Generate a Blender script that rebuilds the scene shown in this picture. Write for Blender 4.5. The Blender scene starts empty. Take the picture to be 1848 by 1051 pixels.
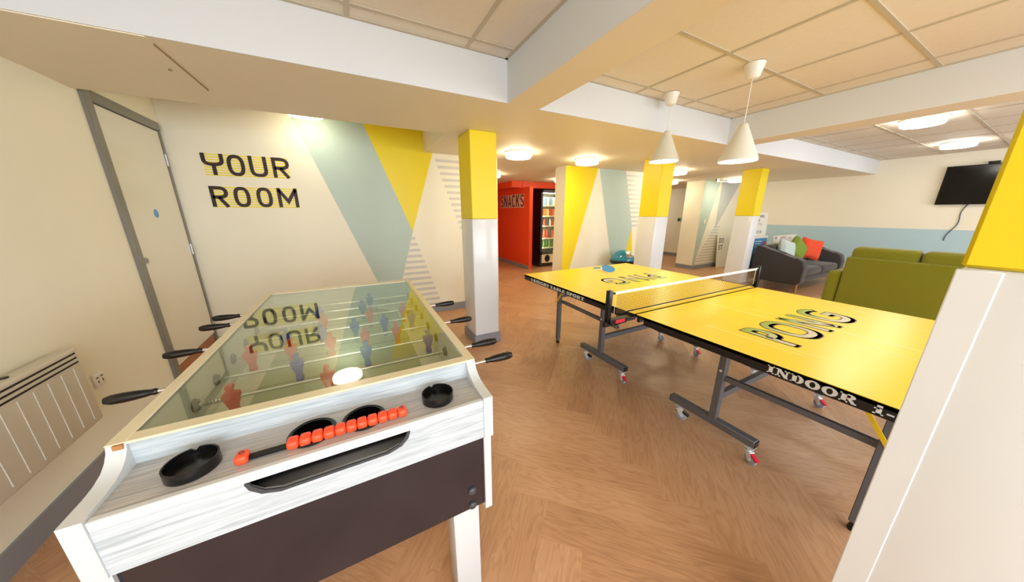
import bpy, bmesh, math, random
from mathutils import Vector, Matrix
random.seed(7)
S = bpy.context.scene
COL = S.collection
PI = math.pi

# ------------------------------------------------------------------ camera, world, big lights, exposure
cam_d = bpy.data.cameras.new('camera'); cam = bpy.data.objects.new('camera', cam_d); COL.objects.link(cam)
cam_d.sensor_width = 36.0; cam_d.lens = 36.0 * 528.3 / 1848.0; cam_d.clip_start = 0.02
cam.location = (0, 0, 1.40)
cam.rotation_euler = (math.radians(90 - 15.06), 0, math.radians(-27.695))
S.camera = cam
w = bpy.data.worlds.new('world'); S.world = w; w.use_nodes = True
w.node_tree.nodes['Background'].inputs[0].default_value = (0.80, 0.90, 1.0, 1)
w.node_tree.nodes['Background'].inputs[1].default_value = 1.0
S.view_settings.view_transform = 'Standard'; S.view_settings.look = 'None'
S.view_settings.gamma = 1.0; S.view_settings.use_curve_mapping = False
S.view_settings.exposure = 1.08
S.cycles.use_denoising = True
S.cycles.max_bounces = 8; S.cycles.diffuse_bounces = 5; S.cycles.glossy_bounces = 4
S.cycles.transparent_max_bounces = 12; S.cycles.sample_clamp_indirect = 6.0

def area(name, loc, rot, sx, sy, power, color):
    d = bpy.data.lights.new(name, 'AREA'); d.shape = 'RECTANGLE'; d.size = sx; d.size_y = sy
    d.energy = power; d.color = color
    o = bpy.data.objects.new(name, d); COL.objects.link(o); o.location = loc; o.rotation_euler = rot
    return o
# daylight through the windows of the wall behind the photographer
area('window_daylight', (0.1, -2.86, 1.35), (math.radians(90), 0, 0), 2.6, 1.7, 42, (0.86, 0.93, 1.0))
area('window_daylight', (2.6, -2.86, 1.35), (math.radians(90), 0, 0), 2.2, 1.7, 26, (0.86, 0.93, 1.0))
area('window_daylight', (6.6, -2.86, 1.35), (math.radians(90), 0, 0), 3.6, 1.7, 52, (0.86, 0.93, 1.0))
LAMP = 15.0       # emission of the round ceiling lights

# ------------------------------------------------------------------ materials
def lin(c): return tuple((x / 12.92 if x <= .04045 else ((x + .055) / 1.055) ** 2.4) for x in c)
def rgb(r, g, b): return lin((r / 255, g / 255, b / 255)) + (1,)
def mat(name, col, rough=.5, metal=0., noise=0., nscale=8., bump=0., bscale=40., coat=0., sheen=0., spec=.5, stretch=None):
    m = bpy.data.materials.new(name); m.use_nodes = True
    nt = m.node_tree; b = nt.nodes['Principled BSDF']
    b.inputs['Base Color'].default_value = col; b.inputs['Roughness'].default_value = rough
    b.inputs['Metallic'].default_value = metal; b.inputs['Coat Weight'].default_value = coat
    b.inputs['Coat Roughness'].default_value = .08
    b.inputs['Sheen Weight'].default_value = sheen; b.inputs['Specular IOR Level'].default_value = spec
    tc = nt.nodes.new('ShaderNodeTexCoord'); src = tc.outputs['Object']
    if stretch:
        mp = nt.nodes.new('ShaderNodeMapping'); mp.inputs['Scale'].default_value = stretch
        nt.links.new(src, mp.inputs[0]); src = mp.outputs[0]
    if noise:
        n = nt.nodes.new('ShaderNodeTexNoise'); n.inputs['Scale'].default_value = nscale; n.inputs['Detail'].default_value = 6
        nt.links.new(src, n.inputs['Vector'])
        r = nt.nodes.new('ShaderNodeMapRange'); r.inputs[1].default_value = .3; r.inputs[2].default_value = .7
        r.inputs[3].default_value = 1 - noise; r.inputs[4].default_value = 1 + noise
        nt.links.new(n.outputs['Fac'], r.inputs[0])
        mx = nt.nodes.new('ShaderNodeVectorMath'); mx.operation = 'SCALE'; mx.inputs[0].default_value = col[:3]
        nt.links.new(r.outputs[0], mx.inputs['Scale']); nt.links.new(mx.outputs[0], b.inputs['Base Color'])
    if bump:
        n = nt.nodes.new('ShaderNodeTexNoise'); n.inputs['Scale'].default_value = bscale; n.inputs['Detail'].default_value = 4
        nt.links.new(src, n.inputs['Vector'])
        bp = nt.nodes.new('ShaderNodeBump'); bp.inputs['Strength'].default_value = bump; bp.inputs['Distance'].default_value = .002
        nt.links.new(n.outputs['Fac'], bp.inputs['Height']); nt.links.new(bp.outputs[0], b.inputs['Normal'])
    return m
def emis(name, col, s):
    m = bpy.data.materials.new(name); m.use_nodes = True; b = m.node_tree.nodes['Principled BSDF']
    b.inputs['Base Color'].default_value = (.9, .9, .88, 1)
    b.inputs['Emission Color'].default_value = col; b.inputs['Emission Strength'].default_value = s
    return m
WARM = (1.0, .80, .52, 1)
wall_w = mat('white_wall_paint', rgb(238, 233, 214), .55, noise=.012, nscale=3, bump=.08, bscale=120)
gloss_w = mat('white_gloss_paint', rgb(222, 225, 228), .16, noise=.01, nscale=4)
sage = mat('sage_paint', rgb(182, 201, 193), .5, noise=.015, nscale=3)
yellow_p = mat('yellow_paint', rgb(236, 213, 16), .42, noise=.012, nscale=3)
stripe_g = mat('grey_stripe_paint', rgb(206, 204, 198), .5)
tri_g = mat('grey_triangle_paint', rgb(196, 200, 198), .5)
orange_p = mat('orange_red_paint', rgb(240, 78, 34), .5, noise=.015)
blue_p = mat('pale_blue_paint', rgb(176, 205, 216), .5, noise=.015)
soffit_m = mat('soffit_paint', rgb(232, 222, 200), .6, noise=.012, nscale=2)
bulk_m = mat('bulkhead_paint', rgb(212, 215, 217), .55, noise=.01, nscale=2)
tile_m = mat('ceiling_tile', rgb(224, 216, 202), .75, noise=.02, nscale=30, bump=.15, bscale=300)
tbar_m = mat('ceiling_grid_bar', rgb(190, 180, 160), .5)
shadow_gap = mat('ceiling_grid_edge', rgb(150, 126, 92), .8)
skirt_m = mat('grey_skirting', rgb(138, 140, 146), .4, noise=.03)
frame_m = mat('grey_door_frame', rgb(122, 120, 110), .32, noise=.02)
leaf_m = mat('door_leaf_laminate', rgb(225, 220, 205), .3, noise=.01)
steel = mat('brushed_steel', rgb(190, 190, 188), .28, 1, noise=.05, nscale=40)
chrome = mat('chrome', rgb(225, 228, 230), .1, 1)
zinc = mat('zinc_caster', rgb(222, 228, 234), .3, .45)
tyre = mat('grey_caster_tyre', rgb(150, 160, 176), .4)
black_pl = mat('black_plastic', rgb(12, 12, 14), .25, noise=.1)
black_gl = mat('black_gloss_panel', rgb(30, 28, 38), .14, noise=.12, nscale=5, coat=.5)
black_m = mat('black_matt', rgb(14, 12, 12), .5)
dgrey = mat('dark_grey_trim', rgb(62, 66, 70), .4)
gun = mat('gunmetal_powder_coat', rgb(104, 106, 112), .42, .35, noise=.06, nscale=60)
tt_yellow = mat('table_tennis_yellow', rgb(255, 220, 36), .3, noise=.01, nscale=2)
tt_line = mat('table_print_line', rgb(255, 240, 160), .3)
white_pl = mat('white_plastic', rgb(232, 230, 222), .35)
heater_m = mat('heater_enamel', rgb(212, 206, 190), .35, noise=.01)
groove_m = mat('heater_groove', rgb(224, 222, 214), .4)
red_pl = mat('red_plastic', rgb(214, 40, 60), .35)
bead_m = mat('orange_red_bead', rgb(250, 82, 42), .38)
red_man = mat('red_player', rgb(214, 52, 40), .4)
blue_man = mat('blue_player', rgb(52, 78, 190), .4)
rim_reflect_f = mat('rim_warm_reflection', rgb(226, 216, 186), .2, noise=.02)  # pale rim with the warm ceiling reflection put into its base colour
white_f = mat('white_laminate', rgb(206, 210, 212), .28, noise=.015)
field_m = mat('playfield_green', rgb(176, 190, 160), .4, noise=.03)
field_w = mat('playfield_corner', rgb(240, 240, 226), .4)
line_w = mat('playfield_line', rgb(120, 130, 112), .4)
lamp_m = mat('lamp_shade_enamel', rgb(222, 220, 206), .4, noise=.01)
lettering_m = mat('dark_lettering', rgb(44, 22, 20), .5)
ystripe_m = mat('yellow_stripe_vinyl', rgb(242, 222, 60), .5)
dark_out = mat('letter_outline', rgb(108, 80, 58), .45)
white_ink = mat('white_ink', rgb(225, 228, 228), .5)
charcoal_f = mat('charcoal_fabric', rgb(60, 56, 56), .95, noise=.15, nscale=120, bump=.3, bscale=400, sheen=.25)
green_f = mat('olive_green_fabric', rgb(122, 122, 10), .92, noise=.1, nscale=120, bump=.3, bscale=400, sheen=.2)
c_blue = mat('pale_blue_cushion', rgb(192, 208, 206), .9, noise=.05, nscale=80)
c_green = mat('green_cushion', rgb(122, 146, 50), .9, noise=.05, nscale=80)
c_red = mat('coral_cushion', rgb(230, 82, 48), .9, noise=.05, nscale=80)
oak_leg = mat('oak_leg', rgb(176, 120, 70), .45, noise=.1, nscale=20)
brown_step = mat('brown_step_wood', rgb(168, 112, 78), .4, noise=.1, nscale=12, stretch=(8, 1, 8))
screen_m = mat('black_screen', rgb(5, 5, 6), .12, spec=.35)
teal = mat('blue_enamel', rgb(20, 130, 165), .18, coat=.5)
board_w = mat('white_board', rgb(230, 226, 212), .5)
board_b = mat('blue_board', rgb(60, 140, 195), .45)
pink_ink = mat('pink_ink', rgb(214, 52, 120), .5)
sign_g = mat('sign_green', rgb(24, 92, 48), .4)
sign_b = mat('sign_blue', rgb(92, 150, 205), .4)
bat_blue = mat('bat_rubber_blue', rgb(66, 140, 190), .6)
bat_wood = mat('bat_handle', rgb(230, 224, 200), .5)
bat_teal = mat('bat_handle_stripe', rgb(30, 120, 130), .5)
cord_m = mat('dark_cable', rgb(60, 72, 84), .5)
net_m = mat('net_mesh', rgb(110, 84, 36), .8)
tape_m = mat('net_tape', rgb(245, 243, 235), .5)
yellow_bar = mat('yellow_bar', rgb(232, 190, 20), .4)
glow_warm = emis('warm_diffuser', (1, .87, .58, 1), LAMP)
glow_white = emis('white_diffuser', (1, .93, .82, 1), LAMP)
glow_pend = emis('pendant_diffuser', (1, .90, .64, 1), 13)
glow_vend = emis('vending_light', (1, .93, .78, 1), 22)
glow_slot = emis('slot_diffuser', (1, .90, .64, 1), 6)

def greywood(name, c1, c2, axis='X'):
    m = bpy.data.materials.new(name); m.use_nodes = True; nt = m.node_tree; b = nt.nodes['Principled BSDF']
    tc = nt.nodes.new('ShaderNodeTexCoord'); mp = nt.nodes.new('ShaderNodeMapping')
    mp.inputs['Scale'].default_value = (3, 60, 60) if axis == 'X' else (60, 3, 60)
    nt.links.new(tc.outputs['Object'], mp.inputs[0])
    n = nt.nodes.new('ShaderNodeTexNoise'); n.inputs['Scale'].default_value = 2.2; n.inputs['Detail'].default_value = 8
    n.inputs['Distortion'].default_value = .8
    nt.links.new(mp.outputs[0], n.inputs['Vector'])
    r = nt.nodes.new('ShaderNodeValToRGB'); r.color_ramp.elements[0].position = .32; r.color_ramp.elements[1].position = .66
    r.color_ramp.elements[0].color = c1; r.color_ramp.elements[1].color = c2
    nt.links.new(n.outputs['Fac'], r.inputs[0]); nt.links.new(r.outputs[0], b.inputs['Base Color'])
    b.inputs['Roughness'].default_value = .38
    return m
grey_wood = greywood('grey_washed_wood', rgb(168, 178, 184), rgb(204, 212, 218))
shelf_wood = greywood('grey_shelf_wood', rgb(158, 156, 154), rgb(192, 189, 186))

def glass_mat():
    m = bpy.data.materials.new('tinted_glass'); m.use_nodes = True; nt = m.node_tree
    nt.nodes.remove(nt.nodes['Principled BSDF']); out = nt.nodes['Material Output']
    tr = nt.nodes.new('ShaderNodeBsdfTransparent'); tr.inputs[0].default_value = (.95, .98, .93, 1)
    gl = nt.nodes.new('ShaderNodeBsdfGlossy'); gl.inputs['Roughness'].default_value = .0; gl.inputs[0].default_value = (.97, 1, .95, 1)
    ge = nt.nodes.new('ShaderNodeNewGeometry'); dt = nt.nodes.new('ShaderNodeVectorMath'); dt.operation = 'DOT_PRODUCT'
    nt.links.new(ge.outputs['Normal'], dt.inputs[0]); nt.links.new(ge.outputs['Incoming'], dt.inputs[1])
    ab = nt.nodes.new('ShaderNodeMath'); ab.operation = 'ABSOLUTE'; nt.links.new(dt.outputs['Value'], ab.inputs[0])
    su = nt.nodes.new('ShaderNodeMath'); su.operation = 'SUBTRACT'; su.inputs[0].default_value = 1; nt.links.new(ab.outputs[0], su.inputs[1])
    pw = nt.nodes.new('ShaderNodeMath'); pw.operation = 'POWER'; pw.inputs[1].default_value = 4; nt.links.new(su.outputs[0], pw.inputs[0])
    fr = nt.nodes.new('ShaderNodeMath'); fr.operation = 'MULTIPLY_ADD'; fr.inputs[1].default_value = .93; fr.inputs[2].default_value = .06; nt.links.new(pw.outputs[0], fr.inputs[0])
    mx = nt.nodes.new('ShaderNodeMixShader')
    nt.links.new(fr.outputs[0], mx.inputs[0]); nt.links.new(tr.outputs[0], mx.inputs[1]); nt.links.new(gl.outputs[0], mx.inputs[2])
    nt.links.new(mx.outputs[0], out.inputs[0])
    return m
glass = glass_mat()

def floor_mat():
    m = bpy.data.materials.new('herringbone_oak'); m.use_nodes = True; nt = m.node_tree; b = nt.nodes['Principled BSDF']
    N = nt.nodes.new; L = nt.links.new
    uv = N('ShaderNodeUVMap'); uv.uv_map = 'UVMap'
    tone = N('ShaderNodeAttribute'); tone.attribute_name = 'tone'
    mp = N('ShaderNodeMapping'); mp.inputs['Scale'].default_value = (1.3, 9, 1); L(uv.outputs[0], mp.inputs[0])
    n1 = N('ShaderNodeTexNoise'); n1.inputs['Scale'].default_value = 1.6; n1.inputs['Detail'].default_value = 3; n1.inputs['Distortion'].default_value = .6
    L(mp.outputs[0], n1.inputs['Vector'])
    # growth rings: sine of a distorted field
    ml = N('ShaderNodeMath'); ml.operation = 'MULTIPLY'; ml.inputs[1].default_value = 54; L(n1.outputs['Fac'], ml.inputs[0])
    sn = N('ShaderNodeMath'); sn.operation = 'SINE'; L(ml.outputs[0], sn.inputs[0])
    rr = N('ShaderNodeMapRange'); rr.inputs[1].default_value = -.2; rr.inputs[2].default_value = 1; L(sn.outputs[0], rr.inputs[0])
    mp2 = N('ShaderNodeMapping'); mp2.inputs['Scale'].default_value = (5, 130, 1); L(uv.outputs[0], mp2.inputs[0])
    n2 = N('ShaderNodeTexNoise'); n2.inputs['Scale'].default_value = 1.5; n2.inputs['Detail'].default_value = 6; L(mp2.outputs[0], n2.inputs['Vector'])
    n3 = N('ShaderNodeTexNoise'); n3.inputs['Scale'].default_value = 2.5; n3.inputs['Detail'].default_value = 4; L(uv.outputs[0], n3.inputs['Vector'])
    def madd(a, k, c):
        q = N('ShaderNodeMath'); q.operation = 'MULTIPLY_ADD'; L(a, q.inputs[0]); q.inputs[1].default_value = k
        if hasattr(c, 'links'): L(c, q.inputs[2])
        else: q.inputs[2].default_value = c
        return q.outputs[0]
    v = madd(rr.outputs[0], -.14, .57)
    v = madd(n2.outputs['Fac'], .55, v)
    v = madd(n3.outputs['Fac'], .45, v)
    v = madd(tone.outputs['Fac'], .20, v)
    sub = N('ShaderNodeMath'); sub.operation = 'SUBTRACT'; L(v, sub.inputs[0]); sub.inputs[1].default_value = .62
    r = N('ShaderNodeValToRGB'); e = r.color_ramp.elements
    e[0].position = .0; e[0].color = rgb(138, 98, 70); e[1].position = 1.; e[1].color = rgb(216, 176, 140)
    e2 = r.color_ramp.elements.new(.5); e2.color = rgb(190, 144, 106)
    L(sub.outputs[0], r.inputs[0]); L(r.outputs[0], b.inputs['Base Color'])
    b.inputs['Roughness'].default_value = .36
    bp = N('ShaderNodeBump'); bp.inputs['Strength'].default_value = .12; bp.inputs['Distance'].default_value = .001
    L(n2.outputs['Fac'], bp.inputs['Height']); L(bp.outputs[0], b.inputs['Normal'])
    return m
floor_m = floor_mat()

# ------------------------------------------------------------------ mesh builder
class MB:
    def __init__(s): s.v = []; s.f = []; s.m = []; s.k = 0
    def add(s, vs, fs):
        o = len(s.v); s.v += [tuple(x) for x in vs]
        for f in fs: s.f.append([i + o for i in f]); s.m.append(s.k)
        return s
    def mat(s, k): s.k = k; return s
    def box(s, x0, x1, y0, y1, z0, z1, bev=0., seg=2, M=None):
        if x0 > x1: x0, x1 = x1, x0
        if y0 > y1: y0, y1 = y1, y0
        if z0 > z1: z0, z1 = z1, z0
        vs = [Vector(p) for p in ((x0,y0,z0),(x1,y0,z0),(x1,y1,z0),(x0,y1,z0),(x0,y0,z1),(x1,y0,z1),(x1,y1,z1),(x0,y1,z1))]
        fs = [(0,3,2,1),(4,5,6,7),(0,1,5,4),(1,2,6,5),(2,3,7,6),(3,0,4,7)]
        if bev > 0:
            bm = bmesh.new(); bv = [bm.verts.new(p) for p in vs]
            for f in fs: bm.faces.new([bv[i] for i in f])
            bmesh.ops.bevel(bm, geom=bm.edges[:], offset=bev, segments=seg, profile=.5, affect='EDGES', clamp_overlap=True)
            bm.verts.index_update(); vs = [v.co.copy() for v in bm.verts]; fs = [[v.index for v in f.verts] for f in bm.faces]; bm.free()
        if M: vs = [M @ v for v in vs]
        return s.add(vs, fs)
    def beam(s, a, b, wd, ht, up=(0,0,1), bev=0.):
        a = Vector(a); b = Vector(b); d = (b - a); l = d.length; d.normalize(); u = Vector(up)
        sd = d.cross(u)
        if sd.length < 1e-4: sd = Vector((1,0,0))
        sd.normalize(); u = sd.cross(d)
        M = Matrix(((d.x, sd.x, u.x, a.x), (d.y, sd.y, u.y, a.y), (d.z, sd.z, u.z, a.z), (0,0,0,1)))
        return s.box(0, l, -wd/2, wd/2, -ht/2, ht/2, bev, M=M)
    def cyl(s, a, b, r0, r1=None, n=20, caps=True):
        r1 = r0 if r1 is None else r1; a = Vector(a); b = Vector(b); d = (b - a).normalized()
        t = Vector((1,0,0)) if abs(d.x) < .9 else Vector((0,1,0)); u = d.cross(t).normalized(); q = d.cross(u)
        vs = []
        for c, r in ((a, r0), (b, r1)):
            for i in range(n):
                an = 2*PI*i/n; vs.append(c + (u*math.cos(an) + q*math.sin(an))*r)
        fs = [(i, (i+1)%n, n+(i+1)%n, n+i) for i in range(n)]
        if caps: fs += [tuple(range(n))[::-1], tuple(range(n, 2*n))]
        return s.add(vs, fs)
    def lathe(s, prof, c=(0,0,0), n=32, axis='Z', sx=1., sy=1.):
        c = Vector(c); vs = []
        for r, z in prof:
            for i in range(n):
                an = 2*PI*i/n; x, y = r*math.cos(an)*sx, r*math.sin(an)*sy
                p = {'Z': (x, y, z), 'X': (z, x, y), 'Y': (x, z, y)}[axis]
                vs.append(c + Vector(p))
        fs = []
        for j in range(len(prof)-1):
            for i in range(n): fs.append((j*n+i, j*n+(i+1)%n, (j+1)*n+(i+1)%n, (j+1)*n+i))
        return s.add(vs, fs)
    def prism(s, poly, o, ex, ey, depth):     # polygon in a plane, given depth along ex x ey
        o = Vector(o); ex = Vector(ex); ey = Vector(ey); n = ex.cross(ey).normalized()*depth
        a = [o + ex*p[0] + ey*p[1] for p in poly]; b = [p + n for p in a]; k = len(poly)
        return s.add(a + b, [tuple(range(k))[::-1], tuple(range(k, 2*k))] + [(i, (i+1)%k, k+(i+1)%k, k+i) for i in range(k)])
    def tube(s, pts, r, n=10):
        pts = [Vector(p) for p in pts]; vs = []; k = len(pts); u = None
        for i, p in enumerate(pts):
            d = (pts[min(i+1, k-1)] - pts[max(i-1, 0)]).normalized()
            if u is None:
                t = Vector((0,0,1)) if abs(d.z) < .9 else Vector((1,0,0)); u = d.cross(t).normalized()
            u = (u - d*u.dot(d)).normalized(); q = d.cross(u); rr = r[i] if isinstance(r, (list, tuple)) else r
            for j in range(n): an = 2*PI*j/n; vs.append(p + (u*math.cos(an) + q*math.sin(an))*rr)
        fs = [(i*n+j, i*n+(j+1)%n, (i+1)*n+(j+1)%n, (i+1)*n+j) for i in range(k-1) for j in range(n)]
        fs += [tuple(range(n))[::-1], tuple(range((k-1)*n, k*n))]
        return s.add(vs, fs)

WM = {}          # world matrix of every root and part
def wm(o): return WM.get(o.name, Matrix.Identity(4))
def obj(name, mb, mats, parent=None, frame=None, flat=False, label=None):
    me = bpy.data.meshes.new(name)
    me.from_pydata([tuple(v) for v in mb.v], [], mb.f)
    if not isinstance(mats, (list, tuple)): mats = [mats]
    for m in mats: me.materials.append(m)
    me.polygons.foreach_set('material_index', mb.m)
    bm = bmesh.new(); bm.from_mesh(me); bmesh.ops.recalc_face_normals(bm, faces=bm.faces[:]); bm.to_mesh(me); bm.free()
    if not flat:
        me.polygons.foreach_set('use_smooth', [True]*len(me.polygons)); me.set_sharp_from_angle(angle=math.radians(38))
    o = bpy.data.objects.new(name, me); COL.objects.link(o)
    if frame: me.transform(frame)
    if parent:
        me.transform(wm(parent).inverted()); o.parent = parent; WM[o.name] = wm(parent)
    else:
        xs = [v.co for v in me.vertices]
        c = Vector(((min(v.x for v in xs)+max(v.x for v in xs))/2, (min(v.y for v in xs)+max(v.y for v in xs))/2, min(v.z for v in xs)))
        me.transform(Matrix.Translation(-c)); o.location = c; WM[o.name] = Matrix.Translation(c)
    if label: o['label'] = label
    me.update()
    return o
def tag(o, label, cat, group=None, kind=None):
    o['label'] = label; o['category'] = cat
    if group: o['group'] = group
    if kind: o['kind'] = kind
    return o
def thing(name, label, cat, loc=(0,0,0), rotz=0., group=None):
    o = bpy.data.objects.new(name, None); COL.objects.link(o); o.empty_display_size = .1
    o.location = loc; o.rotation_euler = (0, 0, rotz)
    WM[o.name] = Matrix.Translation(Vector(loc)) @ Matrix.Rotation(rotz, 4, 'Z')
    return tag(o, label, cat, group)
def struct(name, mb, mats, label=None, **k):
    o = obj(name, mb, mats, **k); o['kind'] = 'structure'
    if label: o['label'] = label; o['category'] = name.split('_')[0]
    return o
def sroot(name, label, loc=(0,0,0), rotz=0.):
    o = thing(name, label, name.split('_')[0], loc, rotz); o['kind'] = 'structure'; return o
def kids(o): return [c for c in bpy.data.objects if c.parent == o]
def dup(root, loc, label=None, rotz=None):
    r = root.copy(); COL.objects.link(r); r.location = loc
    if rotz is not None: r.rotation_euler = (0, 0, rotz)
    if label: r['label'] = label
    for ch in kids(root):
        c = ch.copy(); COL.objects.link(c); c.parent = r
        for g in kids(ch):
            d = g.copy(); COL.objects.link(d); d.parent = c
    return r

# ------------------------------------------------------------------ lettering helpers
def arc(cx, cy, rx, ry, a0, a1, n=10, p=1.):
    out = []
    for i in range(n+1):
        a = math.radians(a0 + (a1-a0)*i/n); c, s_ = math.cos(a), math.sin(a)
        out.append((cx + rx*math.copysign(abs(c)**p, c), cy + ry*math.copysign(abs(s_)**p, s_)))
    return out
def glyph(ch, w, h, t):
    e = t/2; r = .75
    if ch == 'O': return [(arc(w/2, h/2, w/2-e, h/2-e, 90, 450, 28, r), True)]
    if ch == 'U': return [([(e, h)] + arc(w/2, h*.36, w/2-e, h*.36-e, 180, 360, 12, r) + [(w-e, h)], False)]
    if ch == 'Y': return [([(e, h)] + arc(w/2, h*.72, w/2-e, h*.30-e, 180, 360, 12, r) + [(w-e, h)], False), ([(w/2, h*.44), (w/2, 0)], False)]
    if ch == 'R': return [([(e, 0), (e, h-e), (w*.5, h-e)] + arc(w*.5, h*.70, w*.42-e*.2, h*.30-e, 90, -90, 10, .85) + [(e, h*.40+e)], False), ([(w*.45, h*.40+e), (w-e*1.1, 0)], False)]
    if ch == 'P': return [([(e, 0), (e, h-e), (w*.5, h-e)] + arc(w*.5, h*.69, w*.5-e, h*.31-e, 90, -90, 10, .85) + [(e, h*.38+e)], False)]
    if ch == 'M': return [([(e, 0), (e, h)], False), ([(w-e, 0), (w-e, h)], False), ([(e, h-e*.9), (w/2, h*.30), (w-e, h-e*.9)], False)]
    if ch == 'N': return [([(e, 0), (e, h)], False), ([(w-e, 0), (w-e, h)], False), ([(e, h-e*.7), (w-e, e*.7)], False)]
    if ch == 'I': return [([(w/2, 0), (w/2, h)], False)]
    if ch == 'S': return [(arc(w/2, h*.74, w/2-e, h*.26-e, 25, 270, 12) + arc(w/2, h*.26, w/2-e, h*.26-e, 90, -155, 12), False)]
    if ch == 'A': return [([(e*.8, 0), (w/2, h), (w-e*.8, 0)], False), ([(w*.24, h*.3), (w*.76, h*.3)], False)]
    if ch == 'C': return [(arc(w/2, h/2, w/2-e, h/2-e, 45, 315, 20, r), False)]
    if ch == 'G': return [(arc(w/2, h/2, w/2-e, h/2-e, 45, 350, 22, r) + [(w-e, h*.5), (w*.55, h*.5)], False)]
    if ch == 'K': return [([(e, 0), (e, h)], False), ([(w-e, h), (e*1.2, h*.42)], False), ([(w*.38, h*.56), (w-e, 0)], False)]
    return []
def ribbon(mb, pts, closed, t, o, ex, ey, lift):
    o = Vector(o); ex = Vector(ex); ey = Vector(ey); nz = ex.cross(ey).normalized()*lift
    P = [Vector((x, y)) for x, y in pts]; Q = [P[0]]
    for p in P[1:]:
        if (p-Q[-1]).length > 1e-5: Q.append(p)
    P = Q
    if closed and (P[0]-P[-1]).length < 1e-5: P.pop()
    k = len(P); L_, R_ = [], []
    for i, p in enumerate(P):
        a = P[i-1] if (i > 0 or closed) else None; b = P[(i+1) % k] if (i < k-1 or closed) else None
        d1 = (p-a).normalized() if a is not None else None; d2 = (b-p).normalized() if b is not None else None
        d1 = d1 or d2; d2 = d2 or d1
        n1 = Vector((-d1.y, d1.x)); n2 = Vector((-d2.y, d2.x)); m = n1+n2
        m = m.normalized() if m.length > 1e-5 else n1
        c = max(.42, m.dot(n1)); off = m*(t/2/c); L_.append(p+off); R_.append(p-off)
    f3 = lambda q, z: o + ex*q.x + ey*q.y + (nz if z else nz*0)
    vs = [f3(q, 1) for q in L_] + [f3(q, 1) for q in R_] + [f3(q, 0) for q in L_] + [f3(q, 0) for q in R_]
    fs = []; rng = range(k) if closed else range(k-1)
    for i in rng:
        j = (i+1) % k; fs += [(i, j, k+j, k+i), (2*k+i, 3*k+i, 3*k+j, 2*k+j), (i, 2*k+i, 2*k+j, j), (k+i, k+j, 3*k+j, 3*k+i)]
    if not closed: fs += [(0, k, 3*k, 2*k), (k-1, 3*k-1, 4*k-1, 2*k-1)]
    mb.add(vs, fs)
def word(mb, chars, o, ex, ey, h, t, lift=.001, tw=None, shift=(0, 0)):
    for ch, x, wd in chars:
        for pts, cl in glyph(ch, wd, h, t):
            ribbon(mb, [(x+px+shift[0], py+shift[1]) for px, py in pts], cl, tw or t, o, ex, ey, lift)
def font_text(mb, s, o, ex, ey, W=None, H=None, depth=.0008, bold=0.):
    c = bpy.data.curves.new('t', 'FONT'); c.body = s; c.size = 1; c.offset = bold; c.resolution_u = 3
    t = bpy.data.objects.new('t', c); COL.objects.link(t)
    bpy.context.view_layer.update()
    me = bpy.data.meshes.new_from_object(t.evaluated_get(bpy.context.evaluated_depsgraph_get()))
    xs = [v.co.x for v in me.vertices]; ys = [v.co.y for v in me.vertices]
    x0, x1, y0, y1 = min(xs), max(xs), min(ys), max(ys)
    kx = W/(x1-x0) if W else None; ky = H/(y1-y0) if H else None
    kx = kx or ky; ky = ky or kx
    o = Vector(o); ex = Vector(ex); ey = Vector(ey); n = ex.cross(ey).normalized()*depth
    mb.add([o + ex*(v.co.x-x0)*kx + ey*(v.co.y-y0)*ky + n for v in me.vertices], [tuple(p.vertices) for p in me.polygons])
    bpy.data.objects.remove(t); bpy.data.curves.remove(c); bpy.data.meshes.remove(me)
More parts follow.
